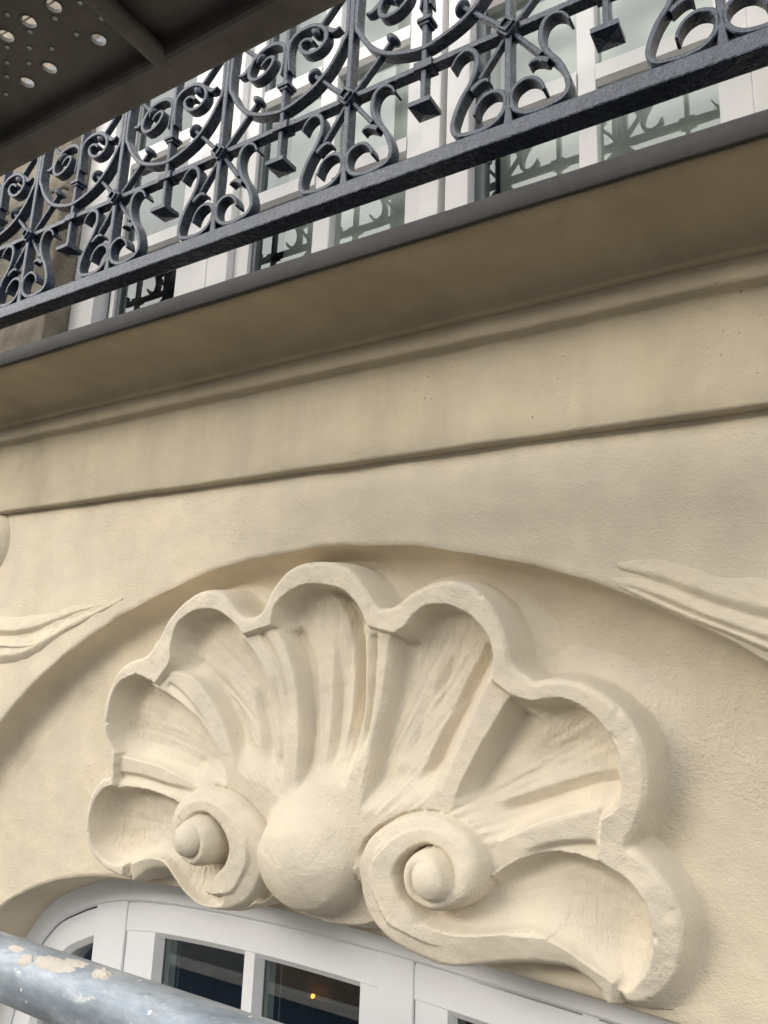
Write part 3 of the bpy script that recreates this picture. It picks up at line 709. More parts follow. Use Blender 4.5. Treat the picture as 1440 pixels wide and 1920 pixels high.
relief('leaf_relief', 'tapering plaster leaf carved on the wall right of the arch', 'wall relief', (-.60, .35, CZ+.0, CZ+.30),
       [(zq([(440, 225), (620, 255), (800, 312), (1100, 415), (1440, 500), (1800, 560)]), [.006, .014, .022, .030, .042, .045], .0105, 1),
        (zq([(400, 322), (560, 360), (750, 430), (1050, 555), (1440, 690), (1800, 800)]), [.005, .010, .014, .018, .024, .027], .011, 1),
        (zq([(420, 350), (600, 430), (900, 560), (1150, 655), (1440, 775), (1800, 930)]), [.003, .006, .008, .009, .013, .014], .010, 1)])
bc = plan([(-32, 1018)], -.01)[0]
relief('scroll_relief', 'round plaster scroll carved on the wall at the far left', 'wall relief', (bc[0]-.16, bc[0]+.16, bc[1]-.14, bc[1]+.14), [], boss=(bc, .060, .045, .030))

# ------------------------------------------------------------------ ironwork
def bar2d(name, path, th, depth, y0, mat=None, parent=None, ch=.0016):
    P = np.asarray(path, float); n = len(P); th = np.broadcast_to(np.asarray(th, float), (n,)) if np.ndim(th) == 0 else np.interp(np.linspace(0, 1, n), np.linspace(0, 1, len(th)), th)
    T = np.gradient(P, axis=0); T /= np.linalg.norm(T, axis=1, keepdims=True)+1e-12; N = np.stack([-T[:, 1], T[:, 0]], 1)
    vs = []
    for i in range(n):
        h = th[i]/2; c = min(ch, h*.5)
        for u, v in ((-h, c), (-h+c, 0), (h-c, 0), (h, c), (h, depth-c), (h-c, depth), (-h+c, depth), (-h, depth-c)):
            q = P[i]+N[i]*u; vs.append((q[0], y0+v, q[1]))
    fs = [tuple(range(8))[::-1], tuple(range(8*(n-1), 8*n))]
    for i in range(n-1):
        for k in range(8): fs.append((8*i+k, 8*i+(k+1) % 8, 8*i+8+(k+1) % 8, 8*i+8+k))
    me = bpy.data.meshes.new(name); me.from_pydata(vs, [], fs); me.update(); me.materials.append(mat or M_IRON)
    bm = bmesh.new(); bm.from_mesh(me); bmesh.ops.recalc_face_normals(bm, faces=bm.faces)
    for f in bm.faces: f.smooth = len(f.verts) == 4
    for e in bm.edges:
        if len(e.link_faces) == 2 and e.calc_face_angle(0) > .6: e.smooth = False
    bm.to_mesh(me); bm.free()
    o = bpy.data.objects.new(name, me); C.objects.link(o); o.parent = parent; return o
YR, BD, BT = -.222, .024, .0105
k1 = lambda l: plan(zp((500, 0), 3.6, l), YR)
k2 = lambda l: plan(zp((200, 150), 4.0, l), YR)
posts = plan([(957.5, 216), (640.5, 342), (395, 433), (194.5, 513), (35, 573)], YR)
sp = (posts[0, 0]-posts[4, 0])/4; px0 = posts[1, 0]+(posts[:, 0]-posts[1, 0]-np.array([1, 0, -1, -2, -3])*sp).mean()
zb = posts[:, 1].mean()                    # top of the bottom rail
zm = plan(zp((500, 0), 3.6, [(545, 655)]), YR)[0, 1]
zu = CZ+1.33                               # upper row of rosettes, seen mirrored in the panes
zt = zm+zu-zb                              # top rail, above the picture
rail = thing('balcony_railing', 'dark blue wrought iron balcony railing with scrolls and rosettes', 'railing', (px0, YR, zb-.03))
rinv = Matrix.Translation((-px0, -YR, -(zb-.03)))
def rc(o): o.parent = rail; o.matrix_parent_inverse = rinv; return o
xa, xb = px0-6.3*sp, px0+3.6*sp
rc(box('bottom_rail', xa, xb, YR-.004, YR+.036, zb-.030, zb, M_IRON, None, .003))
rc(box('top_rail', xa, xb, YR-.006, YR+.034, zt, zt+.03, M_IRON, None, .004))
for z_ in (zm, zu): rc(box('middle_rail', xa, xb, YR+.0025, YR+.0235, z_-.0058, z_+.0058, M_IRON, None, .0015))
def rel(P, x): Q = np.array(P); Q[:, 0] -= x; return Q
mir = lambda P: np.stack([-P[:, 0], P[:, 1]], 1)
proto = []
def add(o): proto.append(o); return o
add(bar2d('post', [(0, zb-.004), (0, zb+.014), (0, zb+.02), (0, zt+.004)], [.017, .013, BT+.001, BT+.001], BD, YR))
sR = catmull(rel(k1([(862, 642), (832, 602), (782, 600), (736, 640), (712, 700), (712, 770), (742, 840), (792, 900), (826, 980), (832, 1050), (802, 1110), (742, 1150), (662, 1186), (592, 1195), (543, 1165), (532, 1100), (556, 1040), (610, 995), (660, 990), (695, 1020), (706, 1060)]), px0), 5)
sR[:, 1] += zb+.006-sR[:, 1].min()
lfR = catmull(rel(k1([(740, 856), (690, 846), (652, 862), (638, 885)]), px0), 4)
for m in (lambda P: P, mir):
    add(bar2d('s_scroll', m(sR), [.004, .009, .0095, .0095, .0095, .0095, .009, .008, .005], BD, YR))
    add(bar2d('scroll_leaf', m(lfR), [.011, .010, .007, .003], BD-.004, YR+.002))
# diagonal bars with heads
d1a, d1b = rel(k1([(318, 478), (700, 822)]), px0); d2a, d2b = rel(k1([(852, 240), (372, 935)]), px0)
ux = (abs(d1a[0])+abs(d2a[0]))/2; uz = (d1a[1]+d2a[1])/2; lx = (abs(d1b[0])+abs(d2b[0]))/2; lz = (d1b[1]+d2b[1])/2
for s_ in (-1, 1):
    add(bar2d('diagonal_bar', [(s_*ux, uz), (s_*lx*.02, zm+(uz-zm)*.02), (-s_*lx, lz)], .0085, .014, YR+.005+.001*s_))
    bm = bmesh.new(); bmesh.ops.create_uvsphere(bm, u_segments=14, v_segments=8, radius=1)
    dv = Vector((s_*ux, 0, uz-zm)).normalized(); rot = dv.to_track_quat('Z', 'Y').to_matrix().to_4x4()
    bmesh.ops.transform(bm, matrix=Matrix.Translation((s_*ux, YR+.012, uz)) @ rot @ Matrix.Diagonal((.0155, .0155, .0085, 1)), verts=bm.verts)
    add(bm_obj('bar_head', bm, M_IRON, None, True))
# rosette: diamond plate with a raised square collar
bm = bmesh.new()
def diamond(bm, r, y0, y1, zc, bev):
    b2 = bmesh.ops.create_cube(bm, size=1)['verts']; q = r*1.414
    for v in b2: v.co = Vector((v.co.x*q, (y0+y1)/2+v.co.y*(y1-y0), v.co.z*q))
    es = list({e for v in b2 for e in v.link_edges}); bm.verts.index_update()
    r_ = bmesh.ops.bevel(bm, geom=es, offset=bev, segments=2, affect='EDGES', profile=.5)
    return r_
diamond(bm, .021, YR-.006, YR+.026, 0, .003); bmesh.ops.rotate(bm, verts=bm.verts, matrix=Matrix.Rotation(R_(45), 3, 'Y'))
bmesh.ops.translate(bm, verts=bm.verts, vec=(0, 0, zm)); ros = add(bm_obj('rosette', bm, M_IRON))
bm = bmesh.new()
for (a0, a1, c0, c1) in ((-.0105, .0105, .0065, .0105), (-.0105, .0105, -.0105, -.0065), (-.0105, -.0065, -.0065, .0065), (.0065, .0105, -.0065, .0065)):
    bm_box(bm, a0, a1, YR-.011, YR-.004, c0, c1, .001)
bmesh.ops.rotate(bm, verts=bm.verts, matrix=Matrix.Rotation(R_(45), 3, 'Y'), cent=(0, 0, 0)); bmesh.ops.translate(bm, verts=bm.verts, vec=(0, 0, zm))
add(bm_obj('rosette_collar', bm, M_IRON))
# between the posts: hanging U, baluster with curls, foot
hs = sp/2
uh = rel(k1([(604, 20), (602, 140), (626, 222), (680, 295), (750, 340), (830, 356), (940, 346), (1062, 312)]), px0)
uh[0] = (.013, uh[1, 1]+.14); uh[-1, 0] = hs; uh = np.vstack([[(.0115, uh[0, 1]+.16)], uh])
uu = catmull(np.vstack([uh, np.stack([sp-uh[::-1][1:, 0], uh[::-1][1:, 1]], 1)]), 5)
add(bar2d('hanging_arc', uu, .0095, BD, YR+.0004))
bx_ = rel(k1([(1062, 440)]), px0)[0, 0]; bpx = k2([(440, 740)])[0, 0]
zcol = k2([(490, 425)])[0, 1]; zft = k2([(418, 975)])[0, 1]; zsp = k2([(492, 120)])[0, 1]
add(bar2d('baluster', [(hs, zft), (hs, zsp), (hs, zt+.003)], [.0105, .0105, .0105], .020, YR+.002))
bm = bmesh.new(); bm_box(bm, hs-.014, hs+.014, YR-.003, YR+.026, zcol-.004, zcol+.004, .0015); bm_box(bm, hs-.010, hs+.010, YR, YR+.023, zcol-.010, zcol-.004, .001); add(bm_obj('collar', bm, M_IRON))
bm = bmesh.new(); bm_box(bm, hs-.018, hs+.018, YR-.002, YR+.027, zm-.0085, zm+.0085, .0015); add(bm_obj('rail_clamp', bm, M_IRON))
bm = bmesh.new(); bm_box(bm, hs-.0125, hs+.0125, YR-.002, YR+.024, zft+.008, zft+.015, .002)
v0 = [bm.verts.new((hs+a*.021, YR+.011+b*.021, zft+.006)) for a, b in ((-1, -1), (1, -1), (1, 1), (-1, 1))]
v1 = [bm.verts.new((hs+a*.021, YR+.011+b*.021, zft-.003)) for a, b in ((-1, -1), (1, -1), (1, 1), (-1, 1))]
ap = bm.verts.new((hs, YR+.011, zft-.010)); bm.faces.new(v0)
for i in range(4): bm.faces.new((v0[i], v0[(i+1) % 4], v1[(i+1) % 4], v1[i])); bm.faces.new((v1[i], v1[(i+1) % 4], ap))
add(bm_obj('foot_plate', bm, M_IRON))
cR = rel(k2([(512, 330), (514, 230), (524, 150), (562, 88), (622, 42), (690, 22), (738, 52), (744, 118), (702, 184), (642, 214), (598, 200), (586, 160), (610, 126), (645, 118), (664, 136)]), bpx)
cR = catmull(cR, 5); shift = cR[0, 0]-.010; cR[:, 0] -= shift
lf2 = catmull(rel(k2([(700, 22), (745, 48), (790, 62), (828, 38)]), bpx)-np.array([shift, 0]), 4)
for m in (lambda P: P, mir):
    o_ = m(cR)+np.array([hs, 0]); add(bar2d('c_scroll', o_, [.004, .008, .010, .0095, .0095, .0095, .009, .008, .006], BD-.002, YR+.001))
    add(bar2d('curl_leaf', m(lf2)+np.array([hs, 0]), [.010, .012, .011, .005], BD-.006, YR+.003))
for i in range(-5, 4):
    for o in proto:
        c = o.copy(); C.objects.link(c); c.location = (px0+i*sp, 0, 0); rc(c)
        if o.name.split('.')[0] in ('s_scroll', 'scroll_leaf', 'diagonal_bar', 'bar_head', 'rosette', 'rosette_collar', 'rail_clamp'):
            c = o.copy(); C.objects.link(c); c.location = (px0+i*sp, 0, zm+zu); c.scale = (1, 1, -1); rc(c)
for o in proto: bpy.data.objects.remove(o)

# ------------------------------------------------------------------ upper storey: old stone pier and french windows
zf, ztop = CZ+.745, CZ+3.2
pier = thing('stone_pier', 'weathered bare stone pier beside the balcony windows, behind the railing', 'stone pier', (-2.5, .1, zf))
pi = Matrix.Translation((2.5, -.1, -zf))
zz = [zf, CZ+1.07, CZ+1.42, CZ+1.80, CZ+2.2, CZ+2.7, ztop]
for a, b in zip(zz, zz[1:]):
    xs = [-3.2, -2.62 if int(a*10) % 2 else -2.30, -1.905]
    for u, v in zip(xs, xs[1:]):
        o = box('stone_block', u+.003, v-.003, .012+random.uniform(0, .006), .35, a+.003, b-.003, M_STONE, pier, .006); o.matrix_parent_inverse = pi
o = box('mortar', -3.2, -1.91, .03, .34, zf, ztop, M_STONE, pier, 0); o.matrix_parent_inverse = pi
bars = [.895, 1.213, 1.52, 1.83, 2.14, 2.45]
def french(label, frame, spans, mull):
    ff = frame; x = ff[0][1]
    w = thing('french_window', label, 'window', (x, .12, zf), 'french windows on the balcony'); wi = Matrix.Translation((-x, -.12, -zf))
    def p(o): o.parent = w; o.matrix_parent_inverse = wi; return o
    for n_, x0, x1, y0 in ff: p(box(n_, x0, x1, y0, .19, zf, ztop, M_GASKET if n_ == 'gasket' else M_WHITE2, None, .0025 if n_ != 'gasket' else 0))
    for x0, x1 in mull: p(box('glazing_post', x0, x1, .118, .17, zf, ztop, M_WHITE2, None, .003))
    for x0, x1 in spans:
        for z in bars:
            bm = bmesh.new(); vs = [(.114, z+.021), (.114, z-.014), (.124, z-.024), (.165, z-.024), (.165, z+.021)]
            a = [bm.verts.new((x0+.0005, y, CZ+q)) for y, q in vs]; b = [bm.verts.new((x1-.0005, y, CZ+q)) for y, q in vs]
            bm.faces.new(a); bm.faces.new(b[::-1])
            for i in range(5): bm.faces.new((a[i], a[(i+1) % 5], b[(i+1) % 5], b[i]))
            p(bm_obj('glazing_bar', bm, M_WHITE2))
        zs = [zf-CZ-.01]+bars+[ztop-CZ]
        for a, b in zip(zs, zs[1:]): p(box('pane', x0, x1, .142, .147, CZ+a+.0215, CZ+b-.0245, M_GLASS_UP, None, 0))
    if x > -1.5: p(box('curtain', spans[0][0]-.02, spans[-1][1]+.02, .26, .265, zf, ztop, M_CURT, None, 0))
    return w
french('white french window next to the bare stone pier', [('frame', -1.903, -1.802, .085), ('gasket', -1.801, -1.783, .135), ('sash_stile', -1.782, -1.765, .125), ('gasket', -1.764, -1.75, .135), ('sash_stile', -1.508, -1.432, .116), ('frame', -1.431, -1.372, .095)], [(-1.75, -1.508)], [])
french('white french window in the middle behind the railing', [('frame', -1.371, -1.30, .095), ('sash_stile', -1.299, -1.252, .118), ('gasket', -1.251, -1.238, .13), ('sash_stile', -.793, -.745, .116), ('frame', -.744, -.698, .095)], [(-1.238, -1.051), (-1.001, -.793)], [(-1.051, -1.001)])
french('white french window on the right behind the railing', [('frame', -.697, -.683, .125), ('frame', -.682, -.628, .095), ('gasket', -.627, -.605, .128), ('sash_stile', -.141, -.085, .116), ('frame', -.084, .02, .095)], [(-.605, -.399), (-.361, -.141)], [(-.399, -.361)])
o = box('upper_wall', .02, 1.6, .02, .3, zf, ztop, M_WALL, None, 0); child(o)
o = box('upper_wall', -3.2, 1.6, .02, .3, ztop, ztop+.6, M_WALL, None, 0); child(o)
def room(name, x0, x1, y0, y1, z0, z1):
    bm = bmesh.new()
    for b in ((x0, x1, y1, y1+.05, z0, z1), (x0-.05, x0, y0, y1, z0, z1), (x1, x1+.05, y0, y1, z0, z1), (x0, x1, y0, y1, z0-.05, z0), (x0, x1, y0, y1, z1, z1+.05)): bm_box(bm, *b)
    o = bm_obj(name, bm, M_ROOM); o['kind'] = 'structure'; return o
room('upper_room', -3.1, 1.5, .36, 3.5, CZ+.75, ztop+.2)
room('lower_room', -3.0, 1.4, .40, 4.0, CZ-3.55, CZ+.2)

# ------------------------------------------------------------------ arched window under the shell
YW = .20; zbw = CZ-2.3
win = thing('arched_window', 'white painted arched window with dark panes under the shell ornament', 'window', (X0, YW, zbw)); wI = Matrix.Translation((-X0, -YW, -zbw))
def wp(o): o.parent = win; o.matrix_parent_inverse = wI; return o
oc2 = np.array([0., -1.25])
def off_curve(off):
    r = OPc-oc2; T = np.gradient(OPc, axis=0); T /= np.linalg.norm(T, axis=1, keepdims=True); N = np.stack([T[:, 1], -T[:, 0]], 1)   # inward (down) for left->right travel
    q = OPc+N*off; q = np.vstack([[(q[0, 0], zbw-CZ)], q, [(q[-1, 0], zbw-CZ)]]); return np.stack([X0+q[:, 0], CZ+q[:, 1]], 1)
def ring(name, o0, o1, y0, y1, bevel=.006):
    a, b = off_curve(o0), off_curve(o1); bb = off_curve(o1-bevel); n = len(a)
    V = np.concatenate([np.stack([c[:, 0], np.full(n, y), c[:, 1]], 1) for c, y in ((a, y1), (a, y0), (bb, y0), (b, y0+bevel), (b, y1))])
    return wp(mesh_obj(name, V, grid_faces(5, n), M_WHITE, None, False))
ring('arch_frame', .012, .075, YW, YW+.09)
def clip_top(x, off):
    c = off_curve(off); return float(np.interp(x, c[1:-1, 0], c[1:-1, 1]))
def stile(name, x0, x1, y0, off=.06, bev=.003):
    bm = bmesh.new(); zt_ = min(clip_top(x0, off), clip_top(x1, off)); bm_box(bm, x0, x1, y0, YW+.085, zbw, zt_, bev); return wp(bm_obj(name, bm, M_WHITE))
stile('mullion', -1.645, -1.540, YW+.004, .05); stile('mullion', -.846, -.767, YW+.004, .05)
stile('mullion', 2*X0+1.540, 2*X0+1.645, YW+.004, .05)
# side light sash (curved)
def sash_ring(name, x0, x1, o0, o1, y0, y1, bev):
    a, b = off_curve(o0)[1:-1], off_curve(o1)[1:-1]; m = (a[:, 0] > x0) & (a[:, 0] < x1); xs = np.unique(np.concatenate([[x0], a[m, 0], [x1]]))
    za = np.interp(xs, a[:, 0], a[:, 1]); zb_ = np.interp(xs, b[:, 0], b[:, 1]); zc_ = zb_-bev; n = len(xs)
    V = np.concatenate([np.stack([xs, np.full(n, y), z], 1) for z, y in ((za, y1), (za, y0), (zb_, y0), (zc_, y0+bev), (zc_, y1))])
    return wp(mesh_obj(name, V, grid_faces(5, n), M_WHITE, None, False))
ring('side_sash', .079, .150, YW+.008, YW+.085, .014)
def pane_arch(x0, x1, off, y):
    xs = np.linspace(x0, x1, 24); c = off_curve(off)[1:-1]; zt_ = np.interp(xs, c[:, 0], c[:, 1]); n = len(xs)
    V = np.concatenate([np.stack([xs, np.full(n, y), np.full(n, zbw)], 1), np.stack([xs, np.full(n, y), zt_], 1)]); return wp(mesh_obj('pane', V, grid_faces(2, n), M_GLASS, None, False))
pane_arch(-1.99, -1.645, .12, YW+.04)
# casement pairs: stiles, top rail with chamfer, glazing bars
ZP = CZ-.511
def casement(xl, xr, panes):
    top = .075
    def seg(n_, x0, x1, zlo, zhi_off=None, zhi=None, y=YW+.010):
        xs = np.linspace(x0, x1, 16); c = off_curve(top)[1:-1]; zt_ = np.interp(xs, c[:, 0], c[:, 1]) if zhi is None else np.full(16, zhi); n = 16
        V = np.concatenate([np.stack([xs, np.full(n, yy), zv], 1) for yy, zv in ((YW+.085, zt_), (y, zt_), (y, np.full(n, zlo)), (YW+.085, np.full(n, zlo)))])
        f = list(map(tuple, grid_faces(4, n)))+[(0, n, 2*n, 3*n), (n-1, 4*n-1, 3*n-1, 2*n-1)]
        return wp(mesh_obj(n_, V, f, M_WHITE, None, False))
    ch = .016
    seg('top_rail', xl, xr, ZP+ch)
    edges = [xl]+[v for p_ in panes for v in p_]+[xr]
    for i in range(0, len(edges), 2):
        a, b = edges[i], edges[i+1]; a2 = a if i == 0 else a+ch*.55; b2 = b if i == len(edges)-2 else b-ch*.55
        seg('sash_stile' if i in (0, len(edges)-2) else 'glazing_bar', a2, b2, zbw, zhi=ZP+ch-.0005, y=YW+.0102)
    for a, b in panes:                       # chamfered bead round each pane
        q = .55*ch
        o_ = [(a-q, zbw, YW+.0105), (a-q, ZP+ch, YW+.0105), (b+q, ZP+ch, YW+.0105), (b+q, zbw, YW+.0105)]
        i_ = [(a, zbw, YW+.034), (a, ZP, YW+.034), (b, ZP, YW+.034), (b, zbw, YW+.034)]
        V = [(x, y, z) for x, z, y in o_]+[(x, y, z) for x, z, y in i_]
        wp(mesh_obj('bead', V, [(0, 1, 5, 4), (1, 2, 6, 5), (2, 3, 7, 6)], M_WHITE, None, False))
        wp(box('gasket', a, a+.0025, YW+.034, YW+.036, zbw, ZP, M_GASKET, None, 0))
        wp(box('pane', a-.004, b+.004, YW+.037, YW+.041, zbw, ZP+.004, M_GLASS, None, 0))
        wp(box('pane_spacer', a+.028, a+.0305, YW+.055, YW+.060, zbw, ZP, M_GASKET, None, 0))
casement(-1.538, -.848, [(-1.438, -1.187), (-1.142, -.895)])
casement(-.765, 2*X0+1.538, [(-.690, -.46), (-.415, -.26)])

# ------------------------------------------------------------------ scaffold: perforated deck overhead and guard tube
ZD = CZ+.668
deck = thing('scaffold_deck', 'dark perforated steel scaffold deck overhead in the top left corner', 'scaffold deck', (-.5, -.9, ZD)); dI = Matrix.Translation((.5, .9, -ZD))
def dp(o): o.parent = deck; o.matrix_parent_inverse = dI; return o
def atz(px, py, z):
    r = ray(px, py); q = CP+r*((z-CP[2])/r[2]); return q
bigs = [(101, 11), (54, 40), (12, 67), (185, 74), (93, 127), (51, 154)]
smalls = [(150, 5), (103, 34), (56, 59), (14, 27), (13, 88), (55, 89), (97, 91), (143, 64), (190, 34), (13, 117), (54, 118), (13, 143), (11, 176)]
hl = [(atz(*p, ZD), .0078) for p in bigs]+[(atz(*p, ZD), .0029) for p in smalls]
hl = [(q[0], q[1], r) for q, r in hl]
for i in range(4):                          # the pattern runs on outside the frame
    for j in range(3): hl.append((-.86-.075*i, -.80-.085*j, .0078)); hl.append((-.82-.075*i, -.84-.085*j, .003))
dx0, dx1, dy0, dy1 = -1.35, -.585, -1.064, -.736
bm = bmesh.new()
def loop(pts, z): 
    vs = [bm.verts.new((x, y, z)) for x, y in pts]; return vs, [bm.edges.new((vs[i], vs[(i+1) % len(vs)])) for i in range(len(vs))]
E_ = loop([(dx0, dy0), (dx1, dy0), (dx1, dy1), (dx0, dy1)], ZD)[1]
circs = []
for x, y, r in hl:
    if not (dx0+.012 < x < dx1-.012 and dy0+.012 < y < dy1-.012): continue
    pts = [(x+r*math.cos(t)*random.uniform(.95, 1.05), y+r*math.sin(t)) for t in np.linspace(0, 2*math.pi, 20 if r > .004 else 10, endpoint=False)]
    vs, es_ = loop(pts, ZD); E_ += es_; circs.append((pts, r))
bmesh.ops.triangle_fill(bm, use_beauty=True, use_dissolve=False, edges=E_)
for f in list(bm.faces): pass
dp(bm_obj('perforated_sheet', bm, M_DECK))
for pts, r in circs:
    n = len(pts); c = np.mean(pts, 0); V = [(x, y, ZD-.0008) for x, y in pts]+[(x, y, ZD+.004) for x, y in pts]+[(c[0]+(x-c[0])*1.22, c[1]+(y-c[1])*1.22, ZD-.0004) for x, y in pts]
    f = [(i, (i+1) % n, n+(i+1) % n, n+i) for i in range(n)]+[(i, (i+1) % n, 2*n+(i+1) % n, 2*n+i) for i in range(n)]
    dp(mesh_obj('hole_collar', V, f, M_DECK))
dp(box('plank', -.601, .95, -1.064, -.736, ZD+.0015, ZD+.0075, M_DECK, None, .002))
# inner edge beam: folded channel
bm = bmesh.new(); bm_box(bm, -1.35, .95, -.7405, -.699, CZ+.648, CZ+.690, .006); dp(bm_obj('edge_beam', bm, M_DECK))
bm = bmesh.new(); bm_box(bm, -1.35, .95, -1.105, -1.0605, CZ+.648, CZ+.690, .006); dp(bm_obj('edge_beam', bm, M_DECK))
def tube(name, a, b, r, mat, par=None, seg=28, nl=2, cap=True):
    a, b = Vector(a), Vector(b); d = (b-a); q = d.to_track_quat('Z', 'Y').to_matrix(); V = []; F = []
    for i in range(nl):
        c = a+d*i/(nl-1)
        for k in range(seg): t = 2*math.pi*k/seg; V.append(tuple(c+q@Vector((r*math.cos(t), r*math.sin(t), 0))))
    for i in range(nl-1):
        for k in range(seg): F.append((i*seg+k, i*seg+(k+1) % seg, (i+1)*seg+(k+1) % seg, (i+1)*seg+k))
    if cap: F += [tuple(range(seg))[::-1], tuple(range((nl-1)*seg, nl*seg))]
    o = mesh_obj(name, V, F, mat, par)
    bm = bmesh.new(); bm.from_mesh(o.data); bmesh.ops.recalc_face_normals(bm, faces=bm.faces)
    for e in bm.edges:
        if len(e.link_faces) == 2 and e.calc_face_angle(0) > .8: e.smooth = False
    bm.to_mesh(o.data); bm.free(); return o
t0, t1 = atz(195, 22, CZ+.652), atz(312, 116, CZ+.652)
xm = (t0[0]+t1[0])/2
for xx in (xm, xm+.9):
    dp(tube('cross_bar', (xx, -1.06, CZ+.656), (xx, t1[1], CZ+.656), .0115, M_DECK))
    bm = bmesh.new(); bmesh.ops.create_uvsphere(bm, u_segments=16, v_segments=10, radius=.0115); bmesh.ops.translate(bm, verts=bm.verts, vec=(xx, t1[1], CZ+.656)); dp(bm_obj('bar_end', bm, M_DECK, None, True))
low = thing('scaffold_platform', 'steel scaffold platform under the photographer, below the frame', 'scaffold deck', (-.6, -.75, CZ-1.62)); lI = Matrix.Translation((.6, .75, -(CZ-1.62)))
for k in range(3):
    o = box('plank', -3.6, 2.4, -1.33+k*.325, -1.33+k*.325+.318, CZ-1.62, CZ-1.57, M_DECK, low, .004); o.matrix_parent_inverse = lI
# guard tube crossing the lower left corner
dd = lambda p, d: CP+ray(*p)/FPX*d
ta, tb = dd((0, 1810), .69), dd((133, 1860), .627)
tv = (tb-ta)/np.linalg.norm(tb-ta); tl = ta-tv*.62; tr = ta+tv*1.5
gt = thing('scaffold_tube', 'galvanised scaffold guard tube with plaster splashes across the lower left corner', 'scaffold tube', tuple(tl)); gI = Matrix.Translation(tuple(-tl))
o = tube('tube', tl, tr, .0242, M_GALV, gt, 40, 40); o.matrix_parent_inverse = gI
# dried plaster splashes on top of the tube
TZ = Vector(tv); up = Vector((0, 0, 1)); sidev = TZ.cross(up).normalized(); upv = sidev.cross(TZ).normalized()
def splash(cx_px, cy_px, L_, Wd, ht, seed):
    r = ray(cx_px, cy_px); r = r/np.linalg.norm(r)
    # hit the cylinder
    o0 = CP-ta; dperp = r-tv*(r@tv); operp = o0-tv*(o0@tv); A_, B_, C_ = dperp@dperp, 2*dperp@operp, operp@operp-.0242**2; disc = max(B_*B_-4*A_*C_, 0)
    t = (-B_-math.sqrt(disc))/(2*A_); hit = CP+r*t; s0 = (hit-ta)@tv; rad = hit-(ta+tv*s0); rad = Vector(rad).normalized(); tan = rad.cross(TZ)
    n, m = 26, 14; V = []
    for i in range(n):
        for k in range(m):
            u = (i/(n-1)*2-1); v = (k/(m-1)*2-1)
            edge = 1-(abs(u)**2.2+abs(v)**2.2)+.38*float(fbm(np.array([u*1.7+seed]), np.array([v*1.3+seed*.7]), 2.2, seed, 3)[0])
            h = ht*max(min(edge*1.6, 1), -.4); s = s0+u*L_; an = v*Wd/.0242
            nn = rad*math.cos(an)+tan*math.sin(an); V.append(tuple(Vector(ta)+TZ*s+nn*(.0242+h-.0004)))
    o = mesh_obj('plaster_splash', V, grid_faces(n, m), M_SPLAT, gt); o.matrix_parent_inverse = gI
splash(192, 1827, .0105, .0055, .0032, 3); splash(105, 1807, .030, .0075, .0011, 5); splash(48, 1800, .0085, .0060, .0018, 9); splash(140, 1805, .016, .006, .0010, 12); splash(30, 1778, .012, .004, .0008, 15)
def standard(x, y, label):
    w = thing('scaffold_standard', label, 'scaffold tube', (x, y, 0), 'upright scaffold tubes'); o = tube('tube', (0, 0, .03), (0, 0, CZ+3), .0242, M_GALV, w); tube('base_plate', (0, 0, 0), (0, 0, .03), .07, M_GALV, w)
standard(float(tl[0])-.03, float(tl[1]), 'upright galvanised scaffold tube outside the left edge of the view')
standard(float(tr[0])+.03, float(tr[1]), 'upright galvanised scaffold tube outside the right edge of the view')

# ------------------------------------------------------------------ street and the house opposite (seen in the panes, lights the wall)
def plane(name, x0, x1, y0, y1, z, mat): 
    o = mesh_obj(name, [(x0, y0, z), (x1, y0, z), (x1, y1, z), (x0, y1, z)], [(0, 1, 2, 3)], mat); o['kind'] = 'structure'; return o
M_ASPH = simple('asphalt', (.055, .055, .057), .9, 0, .2, 3); M_PAVE = simple('paving', (.17, .165, .155), .85, 0, .12, 2)
M_OPP = simple('opposite_render', (.42, .37, .29), .9, 0, .08, .7); M_OWIN = simple('opposite_glass', (.03, .035, .04), .15); M_AWN = simple('awning_cloth', (.03, .07, .16), .8); M_SLATE = simple('slate', (.09, .10, .115), .7)
plane('ground', -800, 800, -800, 800, -.12, M_ASPH)
for n_, y0, y1 in (('pavement', -3.2, .4), ('pavement', -24.0, -20.0)):
    o = box(n_, -60, 60, y0, y1, -.119, 0.0, M_PAVE, None, 0); o['kind'] = 'structure'
o = box('facade_base_wall', XL, -2.03, .0, .35, 0, CZ-1.26, M_WALL, None, 0); child(o)
o = box('facade_base_wall', .30, XR, .0, .35, 0, CZ-1.26, M_WALL, None, 0); child(o)
o = box('window_apron', -2.03, .30, .06, .35, 0, zbw, M_WALL, None, 0); child(o)
YO = -24.0
opp = thing('opposite_house', 'long pale house across the street with blue awning, mirrored in the panes', 'building', (0, YO, 0)); oI = Matrix.Translation((0, -YO, 0))
def op_(o): o.parent = opp; o.matrix_parent_inverse = oI; return o
op_(box('wall', -40, 40, YO-8, YO, 0, 10.2, M_OPP, None, 0)); 
op_(box('roof', -40, 40, YO-7.5, YO-.6, 10.2, 12.0, M_SLATE, None, .5))
for z in (3.6, 6.8, 10.0): op_(box('ledge', -40, 40, YO, YO+.35, z, z+.25, M_OPP, None, .02))
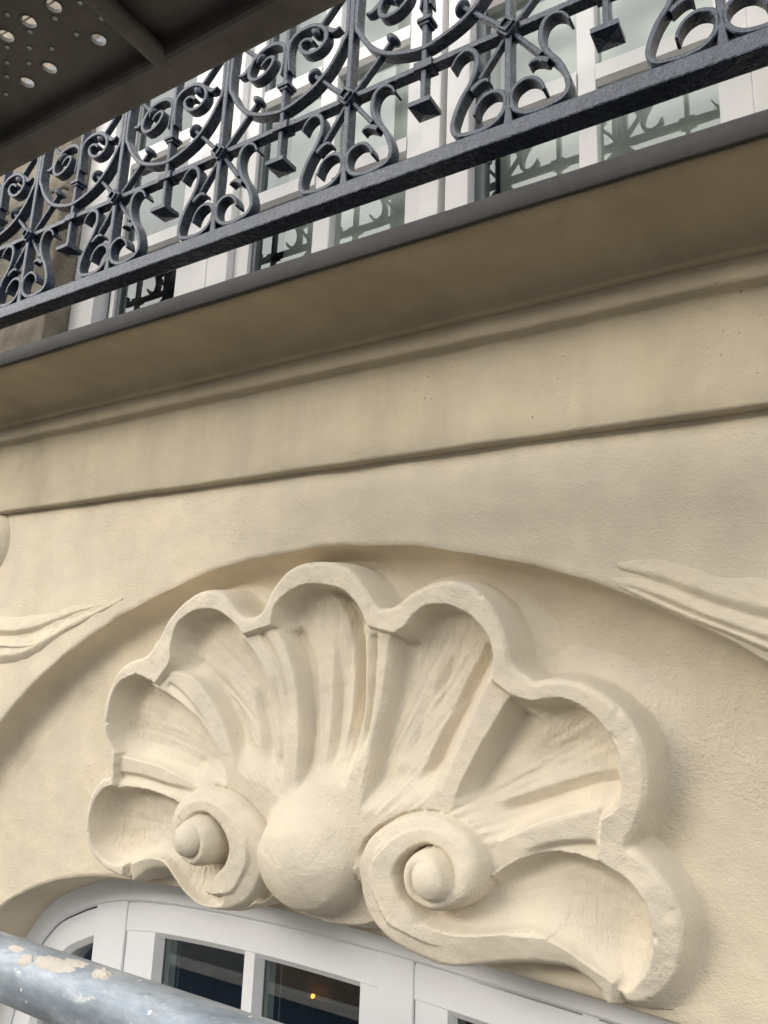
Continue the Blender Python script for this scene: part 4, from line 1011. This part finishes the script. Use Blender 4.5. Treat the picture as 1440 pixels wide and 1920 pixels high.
op_(box('awning', -17, 3, YO, YO+1.5, 2.7, 3.2, M_AWN, None, .05))
for k in range(16):
    x = -24+k*3.0
    for z0, z1_ in ((.4, 2.6), (4.3, 6.3), (7.5, 9.4)):
        fr0 = op_(box('window', x-.65, x+.65, YO-.02, YO+.03, z0, z1_, M_WHITE, None, .01)); pa = box('pane', x-.53, x+.53, YO+.028, YO+.036, z0+.1, z1_-.1, M_OWIN, fr0, 0); pa.matrix_parent_inverse = Matrix()

# invented boards on the kerb, added to shape the reflection in the arched window
M_HB = simple('added_board_blue', (.035, .07, .14), .6); M_HW = simple('added_board_rail', (.55, .53, .50), .6); M_HP = simple('added_board_ply', (.20, .15, .12), .8, 0, .25, 3)
hd = thing('added_hoarding', 'added plywood boards with blue lower half along the kerb, invented for the reflection in the panes', 'hoarding', (-4, -4.4, 0)); hI = Matrix.Translation((4, 4.4, 0))
def hp_(o): o.parent = hd; o.matrix_parent_inverse = hI; return o
for k in range(9):
    x = -10+k*1.25
    hp_(box('blue_board', x, x+1.23, -4.44, -4.40, .02, .98, M_HB, None, .004)); hp_(box('plywood_board', x, x+1.23, -4.44, -4.40, 1.066, 2.35, M_HP if k % 3 else M_ROOM, None, .004)); hp_(box('post', x-.04, x+.04, -4.53, -4.45, 0, 2.4, M_HP, None, .004))
hp_(box('rail', -10, 1.2, -4.44, -4.34, .984, 1.062, M_HW, None, .004))
m_, n_, b_ = nm('orange_lamp_glow'); b_.inputs['Base Color'].default_value = (.9, .35, .05, 1); b_.inputs['Emission Color'].default_value = (1, .38, .05, 1); b_.inputs['Emission Strength'].default_value = 14
bm = bmesh.new(); bmesh.ops.create_uvsphere(bm, u_segments=16, v_segments=10, radius=.017); bmesh.ops.translate(bm, verts=bm.verts, vec=(0, 0, .018))
bl = thing('orange_lamp', 'small glowing orange lamp mirrored in the right pane', 'lamp', (-4.23, -4.31, 1.064))  # lamp known only from its reflection; its perch on the added rail is invented
bm_obj('lens', bm, m_, bl, True); o = box('bracket', -.02, .02, -.02, .02, 0, .006, M_GASKET, bl, .001)
